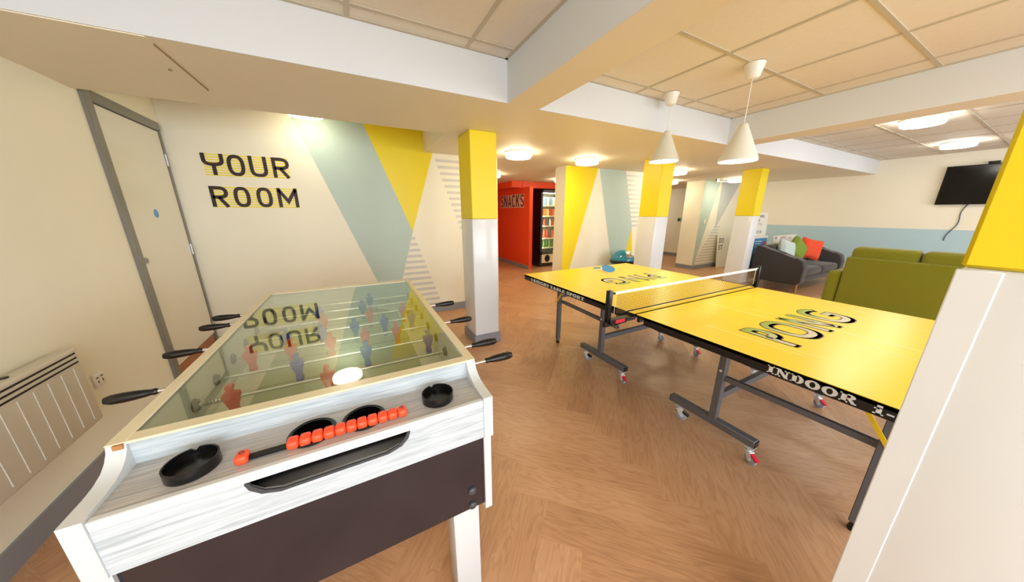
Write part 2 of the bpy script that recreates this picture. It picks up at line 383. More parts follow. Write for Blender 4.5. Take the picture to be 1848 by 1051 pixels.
def slab_text(mb, txt, o, ex, ey, W, H, lift=.001):
    V, T, G, sp = .34, .16, .13, .36     # thick stroke, thin stroke, serif height, space
    def bx(x0, x1, y0, y1): return ('b', x0, x1, y0, y1)
    def rg(cx, cy, ax, ay, bx_, by, a0=0, a1=360): return ('r', cx, cy, ax, ay, bx_, by, a0, a1)
    def dg(x0, y0, x1, y1, t): return ('d', x0, y0, x1, y1, t)
    D = {
     'I': (.62, [bx(.14, .48, 0, 1), bx(0, .62, 0, G), bx(0, .62, 1-G, 1)]),
     '1': (.62, [bx(.16, .48, 0, 1), bx(0, .62, 0, G), bx(.0, .3, .74, .86)]),
     'i': (.60, [bx(.16, .46, 0, .66), bx(0, .60, 0, G), bx(0, .3, .55, .66), bx(.14, .46, .78, 1)]),
     '-': (.50, [bx(.04, .44, .30, .46)]),
     '5': (.85, [bx(.1, .8, .86, 1), bx(.1, .26, .5, 1), rg(.38, .32, .42, .32, .16, .18, -150, 120)]),
     'N': (1.15, [bx(.16, .30, 0, 1), bx(0, .46, 0, G), bx(0, .3, 1-G, 1), bx(.86, 1.0, 0, 1), bx(.70, 1.15, 1-G, 1), dg(.20, 1, .96, 0, .36)]),
     'D': (1.0, [bx(.12, .12+V, 0, 1), bx(0, .55, 0, G), bx(0, .55, 1-G, 1), rg(.50, .5, .50, .5, .17, .37, -90, 90)]),
     'O': (1.1, [rg(.55, .5, .55, .52, .22, .36)]),
     'R': (1.12, [bx(.12, .12+V, 0, 1), bx(0, .58, 0, G), bx(0, .6, 1-G, 1), bx(.4, .6, .42, .55), rg(.60, .73, .40, .27, .10, .15, -90, 90), dg(.62, .48, .94, .05, .3), bx(.80, 1.12, 0, G)]),
     'P': (.98, [bx(.12, .12+V, 0, 1), bx(0, .58, 0, G), bx(0, .6, 1-G, 1), bx(.4, .58, .38, .5), rg(.56, .70, .42, .30, .11, .18, -90, 90)]),
     'K': (1.15, [bx(.12, .12+V, 0, 1), bx(0, .58, 0, G), bx(0, .58, 1-G, 1), bx(.66, 1.1, 1-G, 1), bx(.66, 1.15, 0, G), dg(.90, .95, .46, .46, .16), dg(.55, .6, .92, .05, .34)]),
     'G': (1.1, [rg(.55, .5, .55, .52, .22, .36, 40, 345), bx(.60, 1.1, .36, .50), bx(.80, 1.04, .0, .45)]),
     'H': (1.15, [bx(.12, .12+V, 0, 1), bx(0, .56, 0, G), bx(0, .56, 1-G, 1), bx(.70, .70+V, 0, 1), bx(.60, 1.15, 0, G), bx(.60, 1.15, 1-G, 1), bx(.4, .75, .44, .57)]),
     'T': (1.0, [bx(.33, .67, 0, 1), bx(.18, .82, 0, G), bx(0, 1.0, 1-G, 1), bx(0, .12, .66, 1), bx(.88, 1.0, .66, 1)]),
     'A': (1.12, [dg(.18, .05, .50, 1, .14), dg(.50, .98, .86, .05, .36), bx(.0, .42, 0, G), bx(.62, 1.12, 0, G), bx(.26, .78, .28, .38)]),
     'B': (1.02, [bx(.12, .12+V, 0, 1), bx(0, .58, 0, G), bx(0, .58, 1-G, 1), bx(.4, .6, .45, .56), rg(.58, .76, .36, .24, .1, .12, -90, 90), rg(.58, .27, .42, .27, .12, .14, -90, 90)]),
     'L': (.95, [bx(.12, .12+V, 0, 1), bx(0, .60, 1-G, 1), bx(0, .95, 0, G), bx(.83, .95, 0, .42)]),
     'E': (.98, [bx(.12, .12+V, 0, 1), bx(0, .98, 0, G), bx(0, .94, 1-G, 1), bx(.86, .98, 0, .36), bx(.82, .94, .68, 1), bx(.4, .7, .44, .56)]),
     'S': (.88, [rg(.44, .73, .42, .28, .18, .15, 20, 250), rg(.44, .27, .42, .28, .18, .15, -160, 90), bx(.72, .84, .64, 1), bx(.02, .14, 0, .36), dg(.2, .66, .68, .34, .22)]),
     ' ': (.30, [])}
    tot = sum(D[c][0] + .10 for c in txt) - .10; x = 0; kx = W/tot
    o = Vector(o); ex = Vector(ex)*kx; ey = Vector(ey)*H
    for c in txt:
        wd, parts = D[c]
        for p in parts:
            if p[0] == 'b': mb.prism([(x+p[1], p[3]), (x+p[2], p[3]), (x+p[2], p[4]), (x+p[1], p[4])], o, ex, ey, lift)
            elif p[0] == 'd': mb.prism([(x+p[1]-p[5]/2, p[2]), (x+p[1]+p[5]/2, p[2]), (x+p[3]+p[5]/2, p[4]), (x+p[3]-p[5]/2, p[4])], o, ex, ey, lift*1.01)
            else:
                _, cx, cy, ax, ay, b_x, b_y, a0, a1 = p; n = 16
                for i in range(n):
                    t0, t1 = math.radians(a0+(a1-a0)*i/n), math.radians(a0+(a1-a0)*(i+1)/n)
                    mb.prism([(x+cx+ax*math.cos(t0), cy+ay*math.sin(t0)), (x+cx+ax*math.cos(t1), cy+ay*math.sin(t1)), (x+cx+b_x*math.cos(t1), cy+b_y*math.sin(t1)), (x+cx+b_x*math.cos(t0), cy+b_y*math.sin(t0))], o, ex, ey, lift)
        x += wd + .10
EX, EY, EZ = (1,0,0), (0,1,0), (0,0,1)
def flat_poly(mb, pts, Y=None, X=None, th=.002):   # painted shapes on a wall facing -Y (or -X)
    if Y is not None: mb.prism([(x, z) for x, z in pts], (0, Y, 0), EX, EZ, th)
    else: mb.prism([(-y, z) for y, z in pts], (X, 0, 0), (0,-1,0), EZ, th)

# ================================================================== ROOM
# floor: real herringbone planks, one mesh
def build_floor():
    wd, n = .182, 5; me_v, me_f, uvs, tones = [], [], [], []
    ca, sa = math.cos(math.radians(45)), math.sin(math.radians(45))
    def quad(x0, y0, x1, y1, vert):
        pts = [(x0,y0),(x1,y0),(x1,y1),(x0,y1)]
        W_ = [((x*ca-y*sa)*wd+.05, (x*sa+y*ca)*wd+.03) for x, y in pts]
        cx = sum(p[0] for p in W_)/4; cy = sum(p[1] for p in W_)/4
        if not (-2.2 < cx < 10 and -3.6 < cy < 9.6): return
        b = len(me_v); me_v.extend([(p[0], p[1], 0) for p in W_]); me_f.append((b, b+1, b+2, b+3))
        ou, ov = random.uniform(0, 60), random.uniform(0, 60)
        g = .0
        L_, B_ = (y1-y0)*wd, (x1-x0)*wd
        if vert: uvs.extend([(ou, ov), (ou, ov+B_), (ou+L_, ov+B_), (ou+L_, ov)])
        else: uvs.extend([(ou, ov), (ou+B_, ov), (ou+B_, ov+L_), (ou, ov+L_)])
        tones.append(random.random())
    R = 70
    for y in range(-R, R):
        for k in range(-9, 10):
            x = y % (2*n) + 2*n*k
            quad(x, y, x+n, y+1, False)
    for x in range(-R, R):
        for k in range(-9, 10):
            y0 = (x % (2*n)) + 1 + 2*n*k - 2*n + n - n
            quad(x, y0, x+1, y0+n, True)
    me = bpy.data.meshes.new('floor'); me.from_pydata(me_v, [], me_f)
    u = me.uv_layers.new(name='UVMap')
    for i, q in enumerate(uvs): u.data[i].uv = q
    a = me.attributes.new('tone', 'FLOAT', 'FACE')
    for i, q in enumerate(tones): a.data[i].value = q
    me.materials.append(floor_m)
    o = bpy.data.objects.new('floor', me); COL.objects.link(o); o['kind'] = 'structure'
    o['label'] = 'warm oak floor laid in large herringbone planks'; o['category'] = 'floor'
build_floor()
b = MB().box(-2.2, 10, -3.6, 9.6, -.25, -.004); struct('floor_base', b, skirt_m)

TOP, SOF = 2.392, 2.13
# left wall, a little out of square
LA = .029; LF = Matrix.Translation((-1.384 + LA*1.634, 0, 0)) @ Matrix.Rotation(LA, 4, 'Z')   # local +Y runs along the wall
def leftroot(name, label, cat, s, z=0): 
    p = LF @ Vector((0, s, z)); return thing(name, label, cat, p, LA)
b = MB(); b.box(-.15, 0, -3.2, 3.10, 0, TOP); b.box(-.15, 0, 3.10, 4.075, 2.16, TOP); b.box(-.3, -.15, 3.0, 4.3, 0, TOP)
struct('wall_left', b, wall_w, frame=LF)
struct('baseboard_left', MB().box(0, .013, -3.1, 3.10, 0, .105), skirt_m, frame=LF)
# back wall with mural
WY = 4.077
b = MB(); b.box(-1.65, 1.75, WY, WY+.15, 0, 2.45)
b.mat(1); flat_poly(b, [(-.46, 2.385), (.22, 2.385), (.668, 1.158), (.355, .11), (.322, .11)], Y=WY)
b.mat(2); flat_poly(b, [(.22, 2.385), (1.076, 2.385), (.668, 1.158)], Y=WY)
b.mat(3)
z = 2.065
while z > 1.10:
    x0 = 1.003 + (2.12-z)*.337; b.box(x0, 1.74, WY-.002, WY, z-.035, z); z -= .078
z = 1.085
while z > .12:
    x0 = .355 + (z-.11)*.2987; x1 = .667 + (1.156-z)*.3167; b.prism([(x0+.006, z), (x1-.006, z), (x1+.006, z-.036), (x0-.006, z-.036)], (0, WY, 0), EX, EZ, .002); z -= .078
struct('wall_back', b, [wall_w, sage, yellow_p, stripe_g])
struct('baseboard_back', MB().box(-1.44, 1.75, WY-.013, WY, 0, .105), skirt_m)
b = MB(); b.box(1.75, 1.90, WY, 8.5, 0, SOF); struct('wall_passage', b, wall_w)
# lettering YOUR ROOM
t = thing('wall_lettering', 'dark YOUR ROOM lettering over yellow stripes on the white back wall', 'sign', (-.87, WY, 1.45))
b = MB()
for zz, x0, x1 in ((1.753, -1.22, -.545), (1.452, -1.215, -.51)):
    for i in range(9): b.box(x0, x1, WY-.0015, WY, zz-.004+i*.0233, zz-.004+i*.0233+.0115)
obj('stripes', b, ystripe_m, t, label='thin yellow stripes')
b = MB()
word(b, [('Y', -1.229, .165), ('O', -1.045, .135), ('U', -.875, .145), ('R', -.688, .145)], (0, WY-.0015, 1.753), EX, EZ, .198, .031, lift=.002)
word(b, [('R', -1.226, .135), ('O', -1.05, .13), ('O', -.868, .13), ('M', -.692, .178)], (0, WY-.0015, 1.452), EX, EZ, .198, .031, lift=.002)
obj('letters', b, lettering_m, t)

# red snack corner
b = MB(); b.box(3.745, 3.84, 6.58, 8.5, 0, SOF); b.box(3.745, 3.84, 6.24, 6.58, 0, 1.985); struct('wall_snack_corner', b, orange_p)
struct('trim_2', MB().box(3.46, 5.5, 6.60, 7.6, 1.985, SOF), orange_p)
struct('wall_snack_back', MB().box(3.84, 5.5, 7.6, 7.7, 0, SOF), orange_p)
struct('wall_niche_side', MB().box(5.5, 5.6, 4.5, 8.5, 0, SOF), wall_w)
b = MB(); b.box(1.75, 9.3, 8.5, 8.65, 0, SOF); b.mat(1); b.box(1.9, 3.745, 8.497, 8.5, 0, SOF); struct('wall_far', b, [wall_w, orange_p])
struct('baseboard_snack_corner', MB().box(3.732, 3.745, 6.24, 8.49, 0, .10), skirt_m)
t = thing('snacks_lettering', 'black SNACKS lettering over white stripes on the orange-red wall', 'sign', (3.745, 7.16, 1.53))
b = MB()
for i in range(9): b.box(3.742, 3.745, 6.50, 7.82, 1.52+i*.037, 1.52+i*.037+.018)
obj('stripes', b, white_ink, t, label='thin white stripes')
b = MB(); word(b, [(c, -7.80+i*.225, .175) for i, c in enumerate('SNACKS')], (3.742, 0, 1.53), (0,-1,0), EZ, .30, .036, lift=.003)
obj('letters', b, lettering_m, t)

# second mural wall
MY = 4.10
b = MB(); b.box(3.14, 5.15, MY, MY+.28, 0, SOF)
b.mat(1); flat_poly(b, [(3.14, SOF), (3.83, SOF), (3.18, 0), (3.14, 0)], Y=MY)
b.mat(2); flat_poly(b, [(3.86, SOF), (4.50, SOF), (4.80, 1.12), (4.56, 0), (4.46, 0)], Y=MY)
b.mat(1); flat_poly(b, [(4.80, 1.10), (4.96, .10), (4.58, .10)], Y=MY)
b.mat(3)
for i in range(12): 
    z = 2.07-i*.082; b.box(4.52+(SOF-z)*.275, 5.14, MY-.002, MY, z-.036, z)
struct('wall_mural', b, [wall_w, yellow_p, sage, stripe_g])
struct('baseboard_mural', MB().box(3.14, 5.15, MY-.012, MY, 0, .10), skirt_m)

# partition by the corridor
b = MB(); b.box(7.42, 9.3, 4.36, 4.80, 0, SOF)
b.mat(1); flat_poly(b, [(7.42, SOF), (8.05, SOF), (7.46, 0), (7.42, 0)], Y=4.36)
b.mat(2); flat_poly(b, [(8.12, SOF), (8.95, SOF), (8.14, .98)], Y=4.36)
b.mat(3)
for i in range(14):
    z = 1.05-i*.07; b.box(8.1-i*.05, 8.34-i*.01, 4.358, 4.36, z-.032, z)
struct('wall_partition', b, [wall_w, sage, tri_g, stripe_g])
b = MB(); b.box(7.408, 9.3, 4.346, 4.36, 0, .10); b.box(7.408, 7.42, 4.36, 4.8, 0, .10); struct('baseboard_partition', b, skirt_m)
# right wall (lounge and corridor)
RX = 9.3
b = MB(); b.box(RX, RX+.15, -3.2, 8.65, 0, TOP)
b.mat(1); b.prism([(3.2, 0), (-4.35, 0), (-4.35, 1.10), (3.2, 1.10)], (RX, 0, 0), (0,-1,0), EZ, .002)
struct('wall_right', b, [wall_w, blue_p])
struct('baseboard_right', MB().box(RX-.013, RX, -3.1, 8.5, 0, .10), skirt_m)
# rear wall behind the photographer, with window openings
b = MB(); b.box(-1.75, 9.45, -3.15, -3.0, 0, .45); b.box(-1.75, 9.45, -3.15, -3.0, 2.22, TOP)
for x0, x1 in ((-1.75, -1.25), (1.4, 1.5), (3.7, 4.8), (8.4, 9.45)): b.box(x0, x1, -3.15, -3.0, .45, 2.22)
struct('wall_rear', b, wall_w)
for i, (x0, x1) in enumerate(((-1.25, 1.4), (1.5, 3.7), (4.8, 8.4))):
    b = MB()
    for a0, a1, c0, c1 in ((x0, x1, .45, .51), (x0, x1, 2.16, 2.22), (x0, x0+.06, .51, 2.16), (x1-.06, x1, .51, 2.16), ((x0+x1)/2-.03, (x0+x1)/2+.03, .51, 2.16)): b.box(a0, a1, -3.12, -3.04, c0, c1)
    struct('window_%d' % (i+1), b, white_pl)

# ceiling: recessed tiled trays between dropped soffits
b = MB(); b.box(-1.9, 9.5, -3.15, 8.65, TOP, TOP+.06)
struct('ceiling', b, tile_m)
b = MB()
b.box(1.302, 4.07, 2.06, 3.05, SOF, TOP); b.box(-1.9, 1.302, 2.051, 3.05, SOF, TOP)
b.box(4.07, 9.3, 2.15, 3.05, SOF, TOP); b.box(.885, 9.3, 3.05, 8.5, SOF, TOP); b.box(1.043, 1.302, -3.0, 2.051, SOF, TOP); b.box(3.79, 4.07, -3.0, 2.06, SOF, TOP)
o = MB()
struct('ceiling_soffit', b, soffit_m)
b = MB(); b.box(-1.5, 1.041, 2.047, 2.051, SOF, TOP-.001); b.box(1.039, 1.043, -3.0, 2.047, SOF, TOP-.001)
b.box(1.304, 3.788, 2.056, 2.06, SOF, TOP-.001); b.box(3.786, 3.79, -3.0, 2.056, SOF, TOP-.001); b.box(4.072, 9.29, 2.146, 2.15, SOF, TOP-.001)
struct('trim_1', b, bulk_m)
b = MB()     # grid bars
def bars(x0, x1, y0, y1, xs, ys, wd=.022):
    for x in xs: b.box(x-wd/2, x+wd/2, y0, y1, TOP-.005, TOP)
    for y in ys: b.box(x0, x1, y-wd/2, y+wd/2, TOP-.0055, TOP)
    b.box(x0, x1, y1-.02, y1, TOP-.006, TOP); b.box(x1-.02, x1, y0, y1, TOP-.006, TOP); b.box(x0, x0+.02, y0, y1, TOP-.006, TOP)
bars(-1.37, 1.039, -3, 2.047, [-1.13, -.52, .095, .75], [1.925, 1.32, .715, .11, -.5, -1.1, -1.7, -2.3])
bars(1.302, 3.786, -3, 2.056, [1.66, 2.275, 2.915, 3.54], [1.915, 1.313, .72, .12, -.48, -1.1, -1.7, -2.3])
bars(4.07, 9.3, -3, 2.146, [4.5+.6*i for i in range(8)], [2.02, 1.41, .80, .20, -.4, -1.0, -1.6, -2.2])
struct('ceiling_grid', b, tbar_m)
b = MB(); b.box(-1.42, -.70, 2.055, 2.70, SOF-.004, SOF)
t = struct('ceiling_access_panel', b, soffit_m)
b = MB(); b.box(-.700, -.697, 2.12, 2.70, SOF-.0065, SOF); b.cyl((-.76, 2.42, SOF-.009), (-.76, 2.42, SOF-.006), .008)
obj('panel_seam', b, shadow_gap, t)

# pillars
def pillar(name, x0, x1, y0, y1, zs, label):
    t = sroot(name, label, ((x0+x1)/2, (y0+y1)/2, 0)); t['category'] = 'pillar'
    obj('upper_paint', MB().box(x0, x1, y0, y1, zs, SOF, .006, 1), yellow_p, t, label='yellow painted upper part')
    obj('lower_cladding', MB().box(x0-.002, x1+.002, y0-.002, y1+.002, .10, zs, .012, 3), gloss_w, t, label='glossy white lower part')
    obj('base_trim', MB().box(x0-.014, x1+.014, y0-.014, y1+.014, 0, .105), skirt_m, t)
    return t
pillar('pillar', 1.022, 1.296, 2.785, 3.12, 1.337, 'yellow and white pillar beside the football table')
pillar('pillar', 3.81, 4.075, 2.85, 3.15, 1.337, 'yellow and white pillar behind the smaller pendant lamp and the far end of the table')
pillar('pillar', 6.29, 6.53, 2.765, 3.06, 1.337, 'yellow and white pillar beside the dark grey sofa')
t = pillar('pillar', 1.045, 1.302, -.22, .094, 1.296, 'large near yellow and white pillar at the right edge')
b = MB(); b.box(1.0405, 1.046, .046, .0970, .02, 1.293, .002, 1); obj('corner_guard', b, gloss_w, t)

# door on the left wall
t = thing('door_1', 'pale flush door in a grey frame beside the YOUR ROOM lettering', 'door', LF @ Vector((0, 3.58, 0)), LA); t['kind'] = 'structure'
b = MB(); b.box(-.10, .022, 3.10, 3.17, 0, 2.165, .003, 1); b.box(-.10, .022, 3.17, 4.02, 2.10, 2.165, .003, 1); b.box(-.10, .004, 4.035, 4.068, 0, 2.165, .003, 1)
b.box(-.10, -.045, 3.17, 3.20, .15, 2.10)
obj('door_frame', b, frame_m, t, LF)
lf = obj('door_leaf', MB().box(-.045, -.004, 3.174, 4.032, .165, 2.096, .002, 1), leaf_m, t, LF)
obj('step', MB().box(-.13, -.012, 3.17, 4.02, 0, .155), brown_step, t, LF, label='brown wooden threshold step')
for z in (1.86, 1.05, .27):
    b = MB(); b.box(-.004, -.001, 4.012, 4.034, z-.05, z+.05); b.cyl((.004, 4.034, z-.05), (.004, 4.034, z+.05), .007); obj('hinge', b, steel, t, LF)
b = MB(); b.cyl((-.004, 3.243, 1.045), (.003, 3.243, 1.045), .026); b.cyl((.003, 3.243, 1.045), (.012, 3.243, 1.045), .012); obj('lock', b, steel, lf, LF)
b = MB(); b.cyl((-.004, 3.595, 1.39), (-.002, 3.595, 1.39), .034, n=28); obj('sign', b, sign_b, lf, LF, label='round blue door sign')

# heater and socket
t = leftroot('panel_heater', 'cream wall-mounted panel heater with slotted grille and grooved front', 'heater', 1.5, .30)
b = MB(); b.box(.022, .085, .9, 2.21, .335, .745, .012, 3); obj('body', b, heater_m, t, LF)
b = MB()
for k in range(3):
    zz = .725-k*.023
    for y0, y1 in ((.95, 1.32), (1.335, 1.75), (1.765, 2.19)): b.box(.084, .0865, y0, y1, zz-.008, zz)
obj('grille', b, black_m, t, LF)
b = MB()
for k in range(17): 
    y = .955+k*.0745; b.box(.085, .0868, y, y+.004, .365, .655)
obj('front_ribs', b, groove_m, t, LF)
b = MB(); b.cyl((.05, 1.90, .745), (.05, 1.90, .751), .012); obj('control_knob', b, black_pl, t, LF)
for y in (1.05, 1.95): obj('bracket', MB().box(.001, .022, y, y+.04, .40, .7), white_pl, t, LF)
t = leftroot('wall_socket', 'white double wall socket on the left wall beside the heater', 'socket', 2.42, .44)
obj('plate', MB().box(0, .010, 2.375, 2.455, .435, .52, .003, 2), white_pl, t, LF)
b = MB()
for y in (2.395, 2.43): b.box(.010, .012, y, y+.004, .46, .475); b.box(.010, .012, y-.006, y+.01, .49, .496)
obj('switch', b, dgrey, t, LF)

# ================================================================== LAMPS
def ceiling_light(x, y, z, m, label, group):
    t = thing('ceiling_light', label, 'ceiling light', (x, y, z), 0, group)
    obj('base_ring', MB().lathe([(0, 0), (.172, 0), (.175, -.012), (.165, -.022), (0, -.022)], (x, y, z), 40), white_pl, t)
    obj('diffuser', MB().lathe([(.158, -.022), (.160, -.055), (.150, -.070), (.11, -.077), (0, -.079)], (x, y, z), 40), m, t, label='glowing round diffuser')
    return t
GL = 'round ceiling lights on the low ceiling'
L1 = ceiling_light(1.93, 3.50, SOF, glow_warm, 'round ceiling light in front of the SNACKS wall, beside the nearest far pillar', GL)
dup(L1, (3.03, 3.48, SOF), 'round ceiling light just in front of the yellow stripe of the second mural')
dup(L1, (5.25, 3.62, SOF), 'round ceiling light right of the second pillar, the nearer of two there')
dup(L1, (6.85, 4.85, SOF), 'small far ceiling light in the corridor, lower of the two right of the second pillar')
dup(L1, (7.72, 3.85, SOF), 'ceiling light half hidden behind the left side of the third pillar')
dup(L1, (2.50, 5.60, SOF), 'ceiling light hidden behind the first pillar near the orange-red wall')
dup(L1, (4.30, 5.75, SOF), 'ceiling light over the snack vending machine')
ceiling_light(-.30, 3.79, 2.385, glow_slot, 'ceiling light in the raised slot above the sage mural stripe', 'ceiling light of the raised slot')
ceiling_light(8.35, 6.9, SOF, glow_white, 'unseen fill light added at the far end of the corridor', 'added fill light of the corridor')  # unseen lamp, added to brighten the dark corridor wall
L2 = ceiling_light(5.66, 1.08, TOP, glow_white, 'round ceiling light on the lounge tiles, nearer and larger of the two', 'round ceiling lights over the lounge')
ceiling_light(-.25, -.65, TOP, glow_white, 'unseen fill light added behind the photographer, over the football table side', 'added fill lights behind the photographer')  # unseen lamp, added as fill for the left wall and football table
ceiling_light(2.5, -1.0, TOP, glow_white, 'unseen fill light added behind the photographer, over the table tennis side', 'added fill lights behind the photographer')  # unseen lamp added behind the camera to lift the table tennis side
dup(L2, (7.98, 1.12, TOP), 'round ceiling light on the lounge tiles, farther one above the television')

def pendant(x, y, zr, za, label):
    t = thing('pendant_lamp', label, 'pendant lamp', (x, y, TOP), 0, 'cone pendant lamps over the table tennis table')
    k = za - zr
    obj('ceiling_cup', MB().lathe([(0, TOP-.004), (.062, TOP-.004), (.058, TOP-.02), (.040, TOP-.085), (.030, TOP-.093), (0, TOP-.094)], (x, y, 0), 32), white_pl, t)
    obj('cord', MB().cyl((x, y, za), (x, y, TOP-.09), .0028, n=8), white_pl, t)
    pr = [(0, za+.012), (.016, za+.010), (.026, za), (.034, za-.02), (.121, zr+.02), (.124, zr), (.120, zr), (.118, zr+.02), (.030, za-.03), (0, za-.03)]
    sh = obj('lamp_shade', MB().lathe(pr, (x, y, 0), 48), lamp_m, t)
    obj('diffuser', MB().lathe([(.1185, zr+.008), (.10, zr+.004), (0, zr+.003)], (x, y, 0), 40), glow_pend, t, label='glowing lamp opening')
pendant(2.56, 1.91, 1.845, 2.09, 'smaller-looking white cone pendant lamp, farther of the two')
pendant(2.58, 1.307, 1.765, 2.012, 'larger-looking white cone pendant lamp, nearer of the two')
# clamps at the partition top
t = thing('glass_clamp_rail', 'small steel rail with two clamps at the ceiling above the partition', 'rail', (7.9, 4.1, 2.03))
obj('rail', MB().cyl((7.3, 4.05, 2.07), (8.1, 4.02, 2.09), .008, n=10), steel, t)
for x, y in ((7.33, 4.05), (8.05, 4.02)): obj('clamp', MB().box(x-.035, x+.035, y-.02, y+.02, 2.06, SOF), steel, t)

# ================================================================== FOOTBALL TABLE
FB = thing('football_table', 'grey-washed table football table with a glass top and black front panel', 'table football table', (-.115, 1.6, 0))
ZB, ZS, ZM, ZT = .42, .840, .70, .90
def side(x0, x1):
    prof = [(2.33, ZM), (2.33, ZT), (.890, ZT), (.884, .884), (.872, .869), (.855, .857), (.83, .849), (.80, .8455), (.735, .8445), (.735, ZM)]
    b = MB().prism([(y, z) for y, z in prof], (x0, 0, 0), EY, EZ, x1-x0)
    return b
obj('side_board', side(-.547, -.515), white_f, FB); obj('side_board', side(.287, .317), white_f, FB)
b = MB(); b.box(-.541, -.515, .742, 2.33, ZB-.02, ZM); obj('lower_side', b, white_f, FB)
b = MB(); b.box(.287, .311, .742, 2.33, ZB-.02, ZM); obj('lower_side', b, white_f, FB)
obj('end_board', MB().box(-.515, .287, 2.295, 2.325, ZB, ZT-.004), grey_wood, FB); obj('end_board', MB().box(-.515, .287, .893, .918, ZM, ZT-.004), grey_wood, FB)
b = MB(); b.box(-.515, .287, .918, 2.295, ZM-.02, ZM); obj('bottom_board', b, white_f, FB)
b = MB(); b.box(-.5475, -.515, .886, 2.333, ZT, ZT+.003, .001, 1); b.box(.289, .3175, .886, 2.333, ZT, ZT+.003, .001, 1); b.box(-.515, .289, .886, .922, ZT-.004, ZT+.003, .001, 1); b.box(-.515, .289, 2.265, 2.333, ZT-.004, ZT+.003, .001, 1)
rim = obj('rim', b, rim_reflect_f, FB, label='pale rim around the glass, warm ceiling reflection put into its colour')
obj('glass_top', MB().box(-.515, .289, .922, 2.265, ZT-.006, ZT-.001), glass, FB, label='clear glass cover')
obj('glass_clip', MB().box(-.535, -.519, .883, .892, ZT-.012, ZT-.001), oak_leg, FB)
# shelf and apron
b = MB(); cups = (-.165, -.042); cr, cy = .046, .822
fr_p, bk_p = [(-.515, .742), (.287, .742), (.287, cy)], [(-.515, .893), (-.515, cy)]
for cx in cups[::-1]: fr_p += [(cx+cr*math.cos(a), cy-cr*math.sin(a)) for a in [PI*i/16 for i in range(17)]]
for cx in cups: bk_p += [(cx-cr*math.cos(a), cy+cr*math.sin(a)) for a in [PI*i/16 for i in range(17)]]
fr_p += [(-.515, cy)]; bk_p += [(.287, cy), (.287, .893)]
b.prism(fr_p, (0, 0, ZS-.018), EX, EY, .014); b.prism(bk_p, (0, 0, ZS-.018), EX, EY, .014)
obj('shelf', b, shelf_wood, FB, label='grey wood shelf')
nx0, nx1, nzt, nzb = -.288, .067, .813, .764
notch = [(nx1, nzt), (nx1-.006, nzt-.018), (nx1-.025, nzb+.012), (nx1-.06, nzb+.001), (nx0+.06, nzb+.001), (nx0+.025, nzb+.012), (nx0+.006, nzt-.018), (nx0, nzt)]
poly = [(-.515, ZM), (.287, ZM), (.287, nzt)] + notch + [(-.515, nzt)]
b = MB(); b.prism(poly, (0, .752, 0), EX, EZ, .013); obj('front_board', b, grey_wood, FB)
b = MB(); b.box(-.515, .287, .737, .752, nzt, ZS-.002, .002, 1); obj('shelf_edge', b, white_f, FB, label='white edge strip of the shelf')
b = MB()
ring = notch; inn = [(x*.955+(nx0+nx1)/2*.045, min(nzt, z+.007)) for x, z in notch]
for i in range(len(ring)-1): b.prism([ring[i], ring[i+1], inn[i+1], inn[i]], (0, .7375, 0), EX, EZ, .004)
b.mat(1); b.box(nx0-.01, nx1+.01, .80, .803, .745, .82); b.box(nx0-.01, nx1+.01, .753, .80, .745, .752); b.box(nx0-.012, nx0-.008, .753, .80, .745, .82); b.box(nx1+.008, nx1+.012, .753, .80, .745, .82)
b.prism([(.753, .758), (.80, .80), (.80, .75), (.753, .75)], (nx0, 0, 0), EY, EZ, nx1-nx0)
obj('ball_tray', b, [dgrey, black_pl], FB, label='black ball return tray')
fp = obj('front_panel', MB().box(-.515, .287, .7505, .765, ZB, ZM), black_gl, FB, label='glossy black front panel')
obj('panel_edge', MB().box(.2868, .2885, .7495, .7505, ZB, ZM), red_pl, FB)
for z in (.495, .434):
    b = MB().lathe([(0, -.010), (.006, -.010), (.008, -.008), (.0135, -.006), (.0145, 0)], (.242, .7505, z), 20, 'Y'); obj('bolt', b, dgrey, FB)
for x0 in (.178, -.5):
    for y0 in (.766, 2.19):
        b = MB(); b.box(x0, x0+.092, y0, y0+.092, 0, ZB+.01, .004, 2); obj('leg', b, white_f, FB)
obj('bottom_panel', MB().box(-.515, .287, .765, 2.295, ZB, ZB+.012), white_f, FB)
# playfield
FZ = .722
b = MB(); b.box(-.515, .287, .918, 2.295, FZ-.01, FZ)
b.mat(1)
for sy, y in ((1, .918), (-1, 2.295)):
    for sx, x in ((1, -.514), (-1, .286)):
        b.prism([(x, y), (x+sx*.24, y), (x+sx*.10, y+sy*.16), (x, y+sy*.34)] if sx*sy > 0 else [(x, y+sy*.34), (x+sx*.10, y+sy*.16), (x+sx*.24, y), (x, y)], (0, 0, FZ), EX, EY, .001)
b.box(-.514, -.42, 1.1, 2.1, FZ, FZ+.001); b.box(.195, .286, 1.1, 2.1, FZ, FZ+.001)
b.mat(2); b.box(-.42, .195, 1.604, 1.609, FZ, FZ+.0015)
for y in (1.20, 2.02): b.box(-.30, .07, y, y+.004, FZ, FZ+.0015)
for x in (-.30, .066): b.box(x, x+.004, .92, 1.2, FZ, FZ+.0015); b.box(x, x+.004, 2.02, 2.29, FZ, FZ+.0015)
for i in range(24):
    a0, a1 = 2*PI*i/24, 2*PI*(i+1)/24
    b.prism([(-.112+.09*math.cos(a0), 1.607+.09*math.sin(a0)), (-.112+.09*math.cos(a1), 1.607+.09*math.sin(a1)), (-.112+.086*math.cos(a1), 1.607+.086*math.sin(a1)), (-.112+.086*math.cos(a0), 1.607+.086*math.sin(a0))], (0, 0, FZ), EX, EY, .0015)
obj('playfield', b, [field_m, field_w, line_w], FB, label='pale green playfield')
